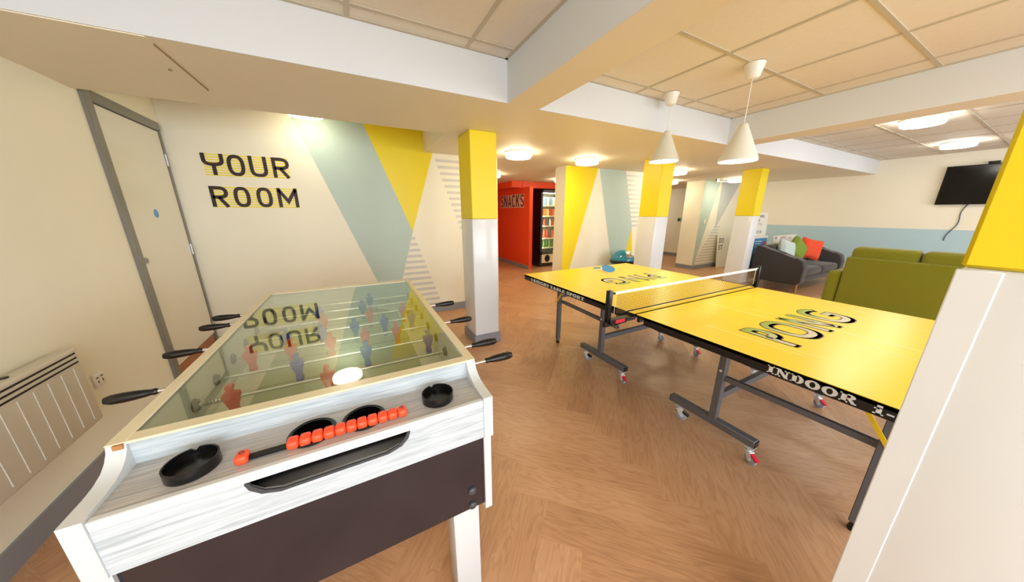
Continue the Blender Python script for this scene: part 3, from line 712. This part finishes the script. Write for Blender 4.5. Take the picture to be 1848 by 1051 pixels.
# rods
ROD = [(1.01, 'r', [-.11], 1), (1.17, 'r', [-.425, -.155], 1), (1.335, 'b', [-.27, -.022, .245], -1), (1.51, 'r', [-.457, -.316, -.165, -.02, .125], 1),
       (1.68, 'b', [-.36, -.215, -.065, .08, .225], -1), (1.85, 'r', [-.22, .015, .20], 1), (2.02, 'b', [-.25, -.02], -1), (2.185, 'b', [.03], -1)]
RZ = .812
man = [(-.0105, -.072), (.0105, -.072), (.013, -.055), (.010, -.045), (.012, -.030), (.021, -.004), (.023, .014), (.019, .019), (.007, .021), (.0045, .026), (.009, .031), (.0105, .038), (.008, .045), (0, .048),
       (-.008, .045), (-.0105, .038), (-.009, .031), (-.0045, .026), (-.007, .021), (-.019, .019), (-.023, .014), (-.021, -.004), (-.012, -.030), (-.010, -.045), (-.013, -.055)]
def handle_mb(x, y, s):
    b = MB(); b.lathe([(0, 0), (.009, .001), (.0115, .008), (.010, .016), (.0125, .03), (.0155, .055), (.017, .085), (.016, .108), (.0115, .122), (0, .124)], (0, 0, 0), 18, 'X')
    b.v = [(x + s*v[0], y+v[1], RZ+v[2]) for v in b.v]; return b
for y, c, xs, sd in ROD:
    x0, x1 = (-.56, .405) if sd > 0 else (-.66, .335)
    r = obj('rod', MB().cyl((x0, y, RZ), (x1, y, RZ), .0065, n=14), chrome, FB)
    obj('handle', handle_mb(x1 if sd > 0 else x0, y, sd), black_pl, r, label='black grip handle')
    for x in xs:
        b = MB(); dp = .02
        b.prism([(px, pz) for px, pz in man], (x, y+dp/2, RZ), EX, EZ, dp)
        b.box(x-.011, x+.011, y-.018, y+.014, RZ-.074, RZ-.055, .003, 1); b.cyl((x-.02, y, RZ), (x+.02, y, RZ), .0115, n=14)
        obj('player_figure', b, red_man if c == 'r' else blue_man, r, label='red player figure' if c == 'r' else 'blue player figure')
    for x, s in ((-.515, 1), (.287, -1)):
        obj('bearing', MB().lathe([(.0068, s*.012), (.017, s*.010), (.0215, s*.003), (.0215, 0)], (x, y, RZ), 24, 'X'), black_pl, r)
    x = -.505; 
    if sd > 0: 
        for xx in (-.495, .235):
            pts = [(xx+i*.0012, y+.010*math.cos(i*.9), RZ+.010*math.sin(i*.9)) for i in range(42)]
            obj('spring', MB().tube(pts, .0011, 5), chrome, r)
for x in (-.165, -.042):
    b = MB(); zz = ZS-.004
    b.lathe([(.054, 0), (.056, .003), (.052, .006), (.0455, .004), (.043, -.035), (.038, -.040), (0, -.040)], (x, .822, zz), 36)
    obj('ball_cup', b, black_pl, FB, label='round black ball cup')
for x in (-.39, .165):
    b = MB(); zz = ZS-.004; n = 40; r0, r1 = .047, .0435
    pr = [(0, .0), (r0-.002, .0), (r0, .002)]
    b.lathe(pr, (x, .812, zz), n); vs, fs = [], []
    for i in range(n):
        a = 2*PI*i/n + .02; notch_ = abs((math.degrees(a) - 100 + 180) % 360 - 180) < 8
        zt = .018 if notch_ else .026
        ca, sa = math.cos(a), math.sin(a)
        for rr, zz2 in ((r0, .002), (r0, zt), (r1, zt), (r1-.001, .006), (.0, .005)): vs.append((x+rr*ca, .812+rr*sa, zz+zz2))
    for i in range(n):
        j = (i+1) % n
        for q in range(4): fs.append((i*5+q, j*5+q, j*5+q+1, i*5+q+1))
    b.add(vs, fs); obj('ashtray', b, black_pl, FB, label='round black ashtray')
# bead counter
sc = obj('score_counter', MB().box(-.31, .068, .779, .793, ZS-.001, ZS+.009, .002, 1), black_pl, FB, label='black scoring bar')
p = .0256
xs = [-.297] + [-.200+i*p for i in range(11)]
for i, x in enumerate(xs):
    wb = .0125
    b = MB(); b.box(x-wb, x+wb, .770, .802, ZS-.003, ZS+.020, .0075, 3); obj('bead', b, bead_m, sc, label='orange-red scoring bead')
for x in (-.297, -.200+10*p):
    b = MB(); b.lathe([(.0035, .0), (.0035, .0006), (.0055, .0006), (.0055, .0)], (x, .788, ZS+.0200), 14); obj('screw', b, dgrey, sc)

# ================================================================== TABLE TENNIS TABLE
TZ = .760; TX0, TX1 = 1.55, 3.078
TT = thing('table_tennis_table', 'yellow folding table tennis table with PING and PONG lettering on grey wheeled legs', 'table tennis table', (2.31, 1.25, 0))
def top_half(y0, y1, lines):
    b = MB(); b.box(TX0, TX1, y0, y1, TZ-.003, TZ)
    b.mat(1)
    for x, ya, yb, wl in lines: b.box(x, x+wl, ya, yb, TZ-.0002, TZ+.0004)
    b.box(TX0+.0005, TX0+.005, y0, y1, TZ-.0002, TZ+.0005)
    return obj('tabletop', b, [tt_yellow, tt_line], TT, label='yellow table half')
LNS = [(2.215, 1.15, .78, .008), (2.33, .95, .80, .006), (1.755, .90, .46, .007), (1.80, .66, .40, .005), (2.31, .52, -.1, .009), (2.15, .45, .2, .005), (2.75, .45, .15, .005), (2.6, 1.15, .85, .005), (1.98, 1.12, .9, .005), (2.9, .7, .4, .005)]
topB = top_half(-.14, 1.212, [(a, c, d, e_) for a, d, c, e_ in LNS])
topA = top_half(1.232, 2.66, [(a, 2.51-d, 2.51-c, e_) for a, d, c, e_ in LNS])
for y0, y1 in ((-.14, 1.212), (1.232, 2.66)):
    b = MB(); zt, zb = TZ-.003, .705
    b.box(TX0+.028, TX1-.028, y0+.027, y1-.027, zt-.016, zt)
    ya, yb = (y0, 1.155) if y0 < 0 else (1.29, y1)
    for xa, xb in ((TX0, TX0+.028), (TX1-.028, TX1)): b.box(xa, xb, ya, yb, zb, zt-.0005); b.box(xa, xb, y0, y1, zt-.016, zt)
    b.box(TX0+.028, TX1-.028, y0, y0+.027, zt-.03, zt); b.box(TX0+.028, TX1-.028, y1-.027, y1, zt-.03, zt)
    o = obj('apron', b, black_m, TT, label='black side apron')
    b = MB()
    if y0 > 0: slab_text(b, '1 KNIGHT TABLE SPORT', (TX0, 2.525, .7135), (0,-1,0), EZ, .81, .030)
    else:
        slab_text(b, 'INDOOR', (TX0, .507, .7125), (0,-1,0), EZ, .272, .035)
        slab_text(b, 'i-5', (TX0, .196, .7125), (0,-1,0), EZ, .09, .035)
    obj('lettering', b, white_ink, o, label='white block lettering')
def grad_mat():
    m = bpy.data.materials.new('green_to_grey_print'); m.use_nodes = True; nt = m.node_tree; bs = nt.nodes['Principled BSDF']; bs.inputs['Roughness'].default_value = .35
    g = nt.nodes.new('ShaderNodeNewGeometry'); sp = nt.nodes.new('ShaderNodeSeparateXYZ'); nt.links.new(g.outputs['Position'], sp.inputs[0])
    ab = nt.nodes.new('ShaderNodeMath'); ab.operation = 'SUBTRACT'; ab.inputs[1].default_value = 1.295; nt.links.new(sp.outputs['Y'], ab.inputs[0])
    aa = nt.nodes.new('ShaderNodeMath'); aa.operation = 'ABSOLUTE'; nt.links.new(ab.outputs[0], aa.inputs[0])
    r = nt.nodes.new('ShaderNodeMapRange'); r.inputs[1].default_value = .54; r.inputs[2].default_value = .78; nt.links.new(aa.outputs[0], r.inputs[0])
    c = nt.nodes.new('ShaderNodeValToRGB'); c.color_ramp.elements[0].color = rgb(150, 180, 50); c.color_ramp.elements[1].color = rgb(212, 208, 186); c.color_ramp.elements[1].position = .75
    nt.links.new(r.outputs[0], c.inputs[0]); nt.links.new(c.outputs[0], bs.inputs['Base Color'])
    return m
gp = grad_mat()
def table_word(chars, o, ex, ey, h, par):
    b = MB()
    for k in range(4): word(b, chars, o, ex, ey, h, .036, lift=.0006, tw=.048, shift=(.0022*k, -.0058*k))
    b.mat(1); word(b, chars, o, ex, ey, h, .036, lift=.0011, tw=.034)
    obj('print', b, [dark_out, gp], par, label='green and grey outlined word')
table_word([('P', 1.842, .115), ('O', 2.00, .205), ('N', 2.255, .165), ('G', 2.485, .215)], (0, .525, TZ), EX, EY, .235, topB)
table_word([('P', -2.745, .118), ('I', -2.60, .06), ('N', -2.50, .175), ('G', -2.265, .215)], (0, 2.075, TZ), (-1,0,0), (0,-1,0), .235, topA)
# undercarriage
def caster(x, y, br, ang):
    t_ = obj('caster', MB().cyl((x, y, .075), (x, y, .105), .014, n=14).box(x-.022, x+.022, y-.022, y+.022, .098, .104), zinc, TT)
    M = Matrix.Translation((x, y, 0)) @ Matrix.Rotation(ang, 4, 'Z')
    b = MB(); b.box(-.014, .014, -.022, .022, .070, .078, .002, 1)
    for sx in (-1, 1): b.prism([(-.018, .078), (.016, .078), (.032, .036), (.024, .024), (.010, .030)], (sx*.014-(.0015), 0, 0), EY, EZ, .003)
    b.cyl((-.018, .018, .034), (.018, .018, .034), .006, n=10)
    obj('fork', b, zinc, t_, M)
    b = MB(); b.lathe([(.0, -.012), (.012, -.012), (.022, -.009), (.030, -.0095), (.034, -.007), (.034, .007), (.030, .0095), (.022, .009), (.012, .012), (0, .012)], (0, .018, .034), 28, 'X'); obj('wheel', b, tyre, t_, M)
    if br:
        b = MB(); b.prism([(-.02, .062), (.02, .072), (.062, .050), (.055, .040), (.02, .058)], (-.011, 0, 0), EY, EZ, .022); obj('brake_lever', b, red_pl if br == 2 else black_pl, t_, M, label='red brake lever' if br == 2 else None)
for (px, foot0, foot1, py) in ((1.865, 1.505, 2.045, 1.80), (2.90, 1.505, 2.0, 1.80), (1.865, .575, 1.085, .81), (2.90, .60, 1.10, .81)):
    obj('foot_bar', MB().box(px-.024, px+.024, foot0, foot1, .105, .150, .003, 1), gun, TT)
    obj('post', MB().box(px-.022, px+.022, py-.02, py+.02, .150, .70, .003, 1), gun, TT)
    obj('end_cap', MB().box(px-.022, px+.022, foot0-.004, foot0, .108, .147).box(px-.022, px+.022, foot1, foot1+.004, .108, .147), black_pl, TT)
    sy = 1 if py > 1.3 else 1
    caster(px-.01, foot0+.02, 2, math.radians(160)); caster(px-.01, foot1-.07, 1 if px < 2 else 0, math.radians(200))
    b = MB(); b.cyl((px-.026, py, .48), (px-.021, py, .48), .008, n=12); obj('bolt', b, zinc, TT)
for py, yz in ((1.80, .30), (.81, .30)):
    obj('cross_bar', MB().box(1.887, 2.878, py-.015, py+.015, yz-.02, yz+.02), gun, TT)
    obj('cross_bar', MB().box(1.70, 2.97, py-.02, py+.02, .655, .695), gun, TT)
for px in (1.875, 2.93):
    obj('folding_rail', MB().beam((px, .79, .430), (px, .06, .440), .022, .030), gun, TT)
    obj('folding_rail', MB().beam((px, 1.65, .455), (px, 2.42, .475), .022, .030), gun, TT)
for px in (1.845, 2.76):
    for y in (.17, 2.42):
        obj('folding_leg', MB().box(px-.02, px+.02, y-.02, y+.02, .045, .70, .003, 1), gun, TT)
        obj('rubber_foot', MB().lathe([(0, 0), (.018, 0), (.02, .01), (.016, .03), (.008, .05)], (px, y, 0), 16), black_pl, TT)
        s = 1 if y > 1 else -1
        obj('yellow_brace', MB().beam((px-.03, y+s*.01, .47), (px-.03, y-s*.15, .71), .008, .016), yellow_bar, TT)
        obj('stay', MB().beam((px+.02, y, .60), (px+.25, y, .69), .015, .02), gun, TT)
    obj('cross_bar', MB().box(px, px+.01, 0, .01, 0, .01), gun, TT) if False else None
obj('cross_bar', MB().box(1.865, 2.74, .16, .18, .52, .545), gun, TT); obj('cross_bar', MB().box(1.865, 2.74, 2.41, 2.43, .52, .545), gun, TT)
# hinge rails joining the halves
b = MB(); b.box(1.60, 3.03, 1.225, 1.245, .69, .73); obj('centre_rail', b, black_pl, TT)
NX0, NX1, NY = 1.395, 3.15, 1.262
b = MB(); 
z = .775
while z < .905: b.box(NX0+.02, NX1-.02, NY-.0006, NY+.0006, z, z+.0011); z += .0115
x = NX0+.02
while x < NX1-.02: b.box(x, x+.0011, NY-.0006, NY+.0006, .775, .905); x += .0115
net = obj('net', b, net_m, TT, label='fine dark net')
obj('net_tape', MB().box(NX0, NX1, NY-.003, NY+.003, .903, .920), tape_m, net, label='white top tape')
obj('bottom_cord', MB().box(NX0+.06, NX1-.02, NY-.002, NY+.002, .768, .776), black_m, net)
for x, s in ((1.345, 1), (3.165, -1)):
    b = MB(); b.box(x-.016, x+.014, NY-.016, NY+.016, .725, .935, .005, 2); b.box(x, x+s*.045, NY-.006, NY+.006, .905, .915); obj('net_post', b, black_pl, net)
    b = MB(); b.box(x, x+s*.225, NY-.03, NY+.012, .715, .745, .003, 1); b.box(x-s*.03, x+s*.16, NY-.012, NY+.004, .700, .708); b.cyl((x-s*.02, NY, .70), (x-s*.02, NY, .735), .014, n=14)
    cl = obj('net_clamp', b, black_pl, net)
    b = MB(); b.box(min(x+s*.04, x+s*.12), max(x+s*.04, x+s*.12), NY-.032, NY-.030, .720, .742); obj('sticker', b, red_pl, net, label='red clamp sticker') if s > 0 else None
    b = MB(); b.tube([(x+s*.05, NY, .915), (x+s*.052, NY, .85), (x+s*.05, NY-.002, .775)], .0016, 6); obj('net_chain', b, zinc, net)
obj('sticker', MB().box(1.887, 1.889, 1.785, 1.815, .20, .25), red_pl, TT, label='small red sticker on the post')

# bat
t = thing('table_tennis_bat', 'blue table tennis bat lying on the far half of the yellow table', 'bat', (2.40, 2.38, TZ), math.radians(-14))
Fm = Matrix.Translation((2.395, 2.365, TZ+.0006)) @ Matrix.Rotation(math.radians(-20), 4, 'Z') @ Matrix.Translation((0, -.07, 0)) @ Matrix.Rotation(math.radians(24), 4, 'X') @ Matrix.Translation((0, .07, 0))
blade = [(.078*math.cos(a)+.045, .070*math.sin(a)) for a in [2*PI*i/40 for i in range(40)]]
obj('blade', MB().prism(blade, (0, 0, .0), EX, EY, .006), bat_wood, t, Fm)
obj('rubber', MB().prism([(x*.97+.002, y*.97) for x, y in blade], (0, 0, .006), EX, EY, .002).prism([(-.028, -.02), (-.01, -.035), (.01, -.03), (.01, .03), (-.01, .035), (-.028, .02)], (0, 0, .006), EX, EY, .001), [bat_blue], t, Fm, label='blue rubber')
h = obj('handle', MB().box(-.125, -.025, -.013, .013, .0, .020, .005, 2), bat_wood, t, Fm)
obj('grip_stripe', MB().box(-.122, -.045, -.0105, .0105, .0195, .021), bat_teal, h, Fm)

# ================================================================== LOUNGE
def pillow(w_, h_, d_, n=14):
    b = MB(); vs = []
    for sgn in (1, -1):
        for i in range(n+1):
            for j in range(n+1):
                u, v = 2*i/n-1, 2*j/n-1
                th = d_/2*max(0, (1-u**4))**.5*max(0, (1-v**4))**.5
                pin = 1-.10*(1-abs(u))*v*v; pin2 = 1-.10*(1-abs(v))*u*u
                vs.append((u*w_/2*pin2, sgn*th, v*h_/2*pin))
    m = (n+1)**2; fs = []
    for s_ in range(2):
        for i in range(n):
            for j in range(n):
                q = [s_*m+i*(n+1)+j, s_*m+(i+1)*(n+1)+j, s_*m+(i+1)*(n+1)+j+1, s_*m+i*(n+1)+j+1]; fs.append(q if s_ else q[::-1])
    b.add(vs, fs); return b
# dark grey sofa, facing the room
SX0, SX1, SY0, SY1 = 6.72, 8.62, 2.06, 2.80
t = thing('grey_sofa', 'dark grey two-seat sofa with curved arms and oak legs against the lounge wall', 'sofa', ((SX0+SX1)/2, 2.45, 0))
b = MB(); b.box(SX0+.10, SX1-.10, SY0+.06, SY1-.05, .17, .30, .03, 3); obj('seat_base', b, charcoal_f, t)
for i in range(2):
    xm = SX0+.18+i*(SX1-SX0-.36)/2; obj('seat_cushion', MB().box(xm, xm+(SX1-SX0-.36)/2-.005, SY0+.02, SY1-.2, .29, .43, .05, 4), charcoal_f, t)
def sofa_arm(x0, x1):
    b = MB(); prof = [(SY0, .20), (SY0-.01, .45), (SY0+.03, .58), (SY0+.12, .63), (SY0+.35, .67), (SY1-.22, .74), (SY1-.06, .80), (SY1, .78), (SY1+.02, .55), (SY1, .18), (SY1-.04, .16), (SY0+.05, .16)]
    bm = bmesh.new(); lo = [bm.verts.new((x0, y, z)) for y, z in prof]; hi = [bm.verts.new((x1, y, z)) for y, z in prof]; k = len(prof)
    bm.faces.new(lo[::-1]); bm.faces.new(hi)
    for i in range(k): bm.faces.new((lo[i], lo[(i+1)%k], hi[(i+1)%k], hi[i]))
    bmesh.ops.bevel(bm, geom=bm.edges[:], offset=.045, segments=4, profile=.5, affect='EDGES', clamp_overlap=True)
    bm.verts.index_update(); b.add([v.co.copy() for v in bm.verts], [[v.index for v in f.verts] for f in bm.faces]); bm.free(); return b
obj('armrest', sofa_arm(SX0, SX0+.19), charcoal_f, t); obj('armrest', sofa_arm(SX1-.19, SX1), charcoal_f, t)
obj('backrest', MB().box(SX0+.15, SX1-.15, SY1-.22, SY1, .28, .80, .06, 4), charcoal_f, t)
for x, y in ((SX0+.19, SY0+.10), (SX1-.19, SY0+.10), (SX0+.19, SY1-.10), (SX1-.19, SY1-.10)):
    obj('leg', MB().cyl((x, y, .17), (x+(.03 if x > 7.5 else -.03), y+(-.02 if y < 2.4 else .02), 0), .026, .016, 14), oak_leg, t)
for nm, x, y, z, ang, m, lb in (('pale_blue', 7.12, 2.48, .70, 6, c_blue, 'pale blue cushion on the grey sofa, leftmost of three'), ('green', 7.52, 2.46, .70, 8, c_green, 'leaf green cushion on the grey sofa, between the pale blue and coral ones'), ('coral', 8.02, 2.43, .69, 34, c_red, 'coral red cushion on the grey sofa, rightmost of three')):
    Fm = Matrix.Translation((x, y, z)) @ Matrix.Rotation(math.radians(-ang), 4, 'Z') @ Matrix.Rotation(math.radians(-12), 4, 'X') @ Matrix.Rotation(math.radians(14 if nm != 'green' else 42), 4, 'Y')
    tag(obj('cushion', pillow(.40, .41, .16), m, frame=Fm), lb, 'cushion', 'cushions on the grey sofa')
# green sofa seen from behind
GX = 5.30
t = thing('green_sofa', 'olive green sofa seen from behind beyond the table tennis table', 'sofa', (5.7, .5, 0))
obj('backrest', MB().box(GX, GX+.22, -.30, 1.26, .13, .875, .02, 3), green_f, t)
obj('seat_base', MB().box(GX+.10, GX+.86, -.28, 1.24, .13, .30, .03, 3), green_f, t)
for y0, y1 in ((.475, 1.22), (-.28, .465)): obj('seat_cushion', MB().box(GX+.2, GX+.9, y0, y1, .29, .44, .05, 3), green_f, t)
for y0, y1 in ((.735, 1.24), (.21, .725), (-.28, .20)): obj('back_cushion', MB().box(GX+.03, GX+.25, y0, y1, .80, .995, .05, 4), green_f, t)
for y0 in (1.262, -.46): obj('armrest', MB().box(GX+.02, GX+.88, y0, y0+.13, .13, .68, .035, 4), green_f, t)
for x in (GX+.06, GX+.80):
    for y in (-.38, 1.32): obj('leg', MB().cyl((x, y, .14), (x, y, 0), .022, .016, 12), oak_leg, t)
# television
t = thing('wall_television', 'black flat television on the white lounge wall, dark screen', 'television', (RX, .78, 1.86))
b = MB(); b.box(RX-.075, RX-.035, .22, 1.325, 1.53, 2.16, .006, 2); fr_ = obj('casing', b, black_pl, t)
obj('screen', MB().box(RX-.0765, RX-.075, .235, 1.31, 1.545, 2.145), screen_m, t)
obj('wall_bracket', MB().box(RX-.035, RX, .6, .95, 1.7, 2.0), dgrey, t)
obj('camera_bar', MB().box(RX-.09, RX-.03, .84, .95, 2.165, 2.20, .01, 2), black_pl, t)
pts = []
for i in range(25):
    q = i/24; pts.append((RX-.012, .99+.10*q+.02*math.sin(q*9), 1.53-.62*q))
tag(obj('television_cable', MB().tube(pts, .006, 8), cord_m), 'dark cable hanging from the television down the wall', 'cable')
# boards behind the sofa
def board(name, o, ang, tilt, w_, h_, th, m, label, cat, texts, extra=None):
    t_ = thing(name, label, cat, o, math.radians(ang)); 
    M = Matrix.Translation(o) @ Matrix.Rotation(math.radians(ang), 4, 'Z') @ Matrix.Rotation(math.radians(tilt), 4, 'X')
    obj('panel', MB().box(0, w_, 0, th, 0, h_, .004, 1), m, t_, M)
    for s, x, z, W_, H_, mm in texts:
        b_ = MB(); font_text(b_, s, (x, -.001, z), EX, EZ, W=W_, H=H_, bold=.01); obj('lettering', b_, mm, t_, M)
    if extra: extra(t_, M)
    return t_
grey_ink = mat('grey_ink', rgb(120, 130, 140), .5)
board('notice_board', (7.12, 3.02, 0), 0, -4, .58, 1.40, .03, board_w, 'tall white printed board leaning behind the grey sofa', 'board',
      [('WILL', .24, 1.30, .20, .05, lettering_m), ('B', .20, 1.22, .05, .05, lettering_m), ('IT IS', .18, 1.14, .16, .045, grey_ink), ('OUR', .17, .98, .22, .06, grey_ink), ('C', .28, .81, .05, .05, pink_ink), ('...', .36, .83, .12, .01, pink_ink)])
def blue_extra(t_, M):
    b_ = MB(); b_.box(.03, .55, -.003, 0, .30, .89, .0); obj('print_area', b_, board_b, t_, M, label='blue printed area')
    b_ = MB(); b_.cyl((.47, -.003, .78), (.47, -.006, .78), .05, n=20); obj('badge', b_, pink_ink, t_, M, label='round pink badge')
    b_ = MB()
    for i in range(3): b_.box(.08, .34-.04*i, -.0045, -.003, .82-.05*i, .835-.05*i)
    obj('lettering', b_, white_ink, t_, M)
board('blue_notice_board', (7.03, 2.97, 0), 0, -2, .58, .93, .02, board_w, 'blue and white printed board behind the left arm of the grey sofa', 'board', [], blue_extra)
board('placard', (7.62, 2.90, 0), 0, 0, 1.05, .93, .02, board_w, 'low white placard with red and pink print behind the sofa cushions', 'board',
      [('W', .05, .86, .08, .05, lettering_m), ('POST', .30, .86, .22, .045, pink_ink), ('MEDIA', .30, .80, .22, .04, pink_ink), ('m...', .68, .85, .18, .03, red_pl)])
board('doorstop_board', (8.22, 4.20, 0), 0, -6, .62, .84, .02, board_w, 'white board reading DO ST leaning on the partition behind the third pillar', 'board',
      [('DO', .06, .64, .22, .12, lettering_m), ('ST', .04, .46, .20, .12, lettering_m)])
# exit sign and switch on far walls
t = thing('exit_sign', 'small green running-man exit sign on the corridor wall', 'sign', (RX, 6.04, 1.17))
obj('plate', MB().box(RX-.008, RX, 5.93, 6.15, 1.12, 1.22), sign_g, t)
b = MB(); b.box(RX-.010, RX-.008, 5.98, 6.03, 1.14, 1.20); b.box(RX-.010, RX-.008, 6.05, 6.06, 1.13, 1.21); obj('pictogram', b, white_ink, t)
tag(obj('light_switch', MB().box(7.59, 7.67, 4.345, 4.358, 1.12, 1.22, .004, 1), white_pl), 'white light switch on the sage stripe of the partition', 'light switch')
# domed bin
t = thing('domed_bin', 'blue domed bin with a dark band in front of the second mural wall', 'bin', (4.28, 3.78, 0))
obj('body', MB().lathe([(0, 0), (.17, 0), (.18, .02), (.205, .50), (.205, .52), (0, .52)], (4.28, 3.78, 0), 36), teal, t)
obj('band', MB().lathe([(.205, .50), (.222, .51), (.226, .545), (.212, .56), (.2, .56)], (4.28, 3.78, 0), 36), black_pl, t, label='dark band')
dome = [(.208*math.cos(a), .555+.185*math.sin(a)) for a in [PI/2*i/12 for i in range(13)]]
obj('dome_lid', MB().lathe(dome, (4.28, 3.78, 0), 40), teal, t, label='blue dome lid')
b = MB(); vs = []
for i in range(9):
    for j in range(7):
        az = math.radians(-95+ (i-4)*7); el = math.radians(22+j*7); r_ = .213
        vs.append((4.28+r_*math.cos(el)*math.cos(az), 3.78+r_*math.cos(el)*math.sin(az), .555+.19*math.sin(el)))
b.add(vs, [(i*7+j, (i+1)*7+j, (i+1)*7+j+1, i*7+j+1) for i in range(8) for j in range(6)]); obj('badge', b, steel, t, label='silver front badge')

# ================================================================== VENDING MACHINE
VX0, VX1, VY0, VY1 = 4.20, 5.12, 6.44, 7.24
t = thing('vending_machine', 'black snack vending machine with a lit glass front in the orange-red corner', 'vending machine', ((VX0+VX1)/2, 6.84, 0))
b = MB(); b.box(VX0, VX0+.04, VY0, VY1, .05, 1.94); b.box(VX1-.04, VX1, VY0, VY1, .05, 1.94); b.box(VX0+.04, VX1-.04, VY1-.04, VY1, .05, 1.94); b.box(VX0+.04, VX1-.04, VY0, VY1-.04, 1.88, 1.94); b.box(VX0+.04, VX1-.04, VY0, VY1-.04, .05, .38); b.box(VX0+.03, VX1-.03, VY0+.03, VY1-.03, 0, .05)
obj('cabinet', b, black_gl, t)
vin = mat('vending_interior', rgb(236, 226, 200), .5)
b = MB(); b.box(VX0+.04, VX1-.04, VY1-.10, VY1-.04, .38, 1.88); obj('interior', b, vin, t)
b = MB(); b.box(VX0+.05, VX0+.075, VY0+.05, VY0+.07, .42, 1.85); b.box(VX0+.06, VX1-.06, VY0+.05, VY0+.07, 1.86, 1.875); obj('light_tube', b, glow_vend, t)
shz = [1.575, 1.31, 1.055, .74, .56]
shz = [1.575, 1.315, 1.065, .745, .50]
for z in shz: obj('shelf', MB().box(VX0+.045, VX1-.045, VY0+.08, VY1-.12, z-.03, z), vin, t)
b = MB(); b.box(VX0+.045, VX1-.26, VY0-.004, VY0+.0, .39, .395); b.box(VX0, VX0+.05, VY0-.02, VY0, .05, 1.94); b.box(VX0, VX1, VY0-.02, VY0, 1.87, 1.94); b.box(VX0, VX1, VY0-.02, VY0, .33, .39); obj('door_frame', b, dgrey, t)
b = MB(); b.box(VX0+.05, VX1-.05, VY0-.012, VY0, .10, .33); ft = obj('front_panel', b, vin, t, label='cream lower panel')
for xc in (VX0+.23, VX0+.53):
    ov = [(xc+.085*math.cos(a)*(1 if abs(math.cos(a)) < .9 else 1), .215+.10*math.sin(a)) for a in [2*PI*i/8+PI/8 for i in range(8)]]
    obj('delivery_flap', MB().prism(ov, (0, VY0-.012, 0), EX, EZ, .004), black_pl, ft)
obj('glass_front', MB().box(VX0+.05, VX1-.05, VY0-.008, VY0-.004, .39, 1.87), glass, t)
pal = [[(236,232,226),(210,60,50),(120,150,180),(200,190,170)], [(220,110,40),(200,50,44),(230,200,140)], [(70,50,60),(206,66,44),(240,240,236)], [(120,60,50),(220,50,40),(226,90,50)], [(60,120,40),(110,160,40),(40,110,50)]]
nm = ['crisp packets on the top vending shelf', 'snack packets on the second vending shelf', 'bottles on the middle vending shelf', 'bottles on the fourth vending shelf', 'green drink bottles on the lowest vending shelf']
lab = ['silvery crisp packet', 'orange and red snack packet', 'white and red drink bottle', 'red drink bottle', 'green drink bottle']
for r_, z in enumerate(shz):
    ms = [mat('pack_%d_%d' % (r_, k), rgb(*c), .4) for k, c in enumerate(pal[r_])]
    n = 7
    for k in range(n):
        x = VX0+.12+k*.088; hgt = (.20, .17, .17, .22, .20)[r_]; b = MB()
        if r_ < 2:
            b.prism([(x-.032, z), (x+.032, z), (x+.036, z+.02), (x+.033, z+hgt-.02), (x+.036, z+hgt), (x-.036, z+hgt), (x-.033, z+hgt-.02), (x-.036, z+.02)], (0, VY0+.16, 0), EX, EZ, .04)
            kind, cat = 'snack_packet', 'snack packet'
        else:
            b.lathe([(0, 0), (.030, 0), (.032, .01), (.031, hgt*.62), (.012, hgt*.86), (.012, hgt), (0, hgt)], (x, VY0+.14, z), 14); kind, cat = 'drink_bottle', 'bottle'
        pos = ('at the left end', 'second from the left', 'third from the left', 'in the middle', 'third from the right', 'second from the right', 'at the right end')[k]
        tag(obj(kind, b, ms[(k*2+r_) % len(ms)]), lab[r_].replace('orange and red ', '').replace('silvery ', '').replace('white and red ', '').replace('red ', '').replace('green ', '') + ' ' + pos + ' of the ' + ('top', 'second', 'middle', 'fourth', 'lowest')[r_] + ' vending shelf', cat, nm[r_])
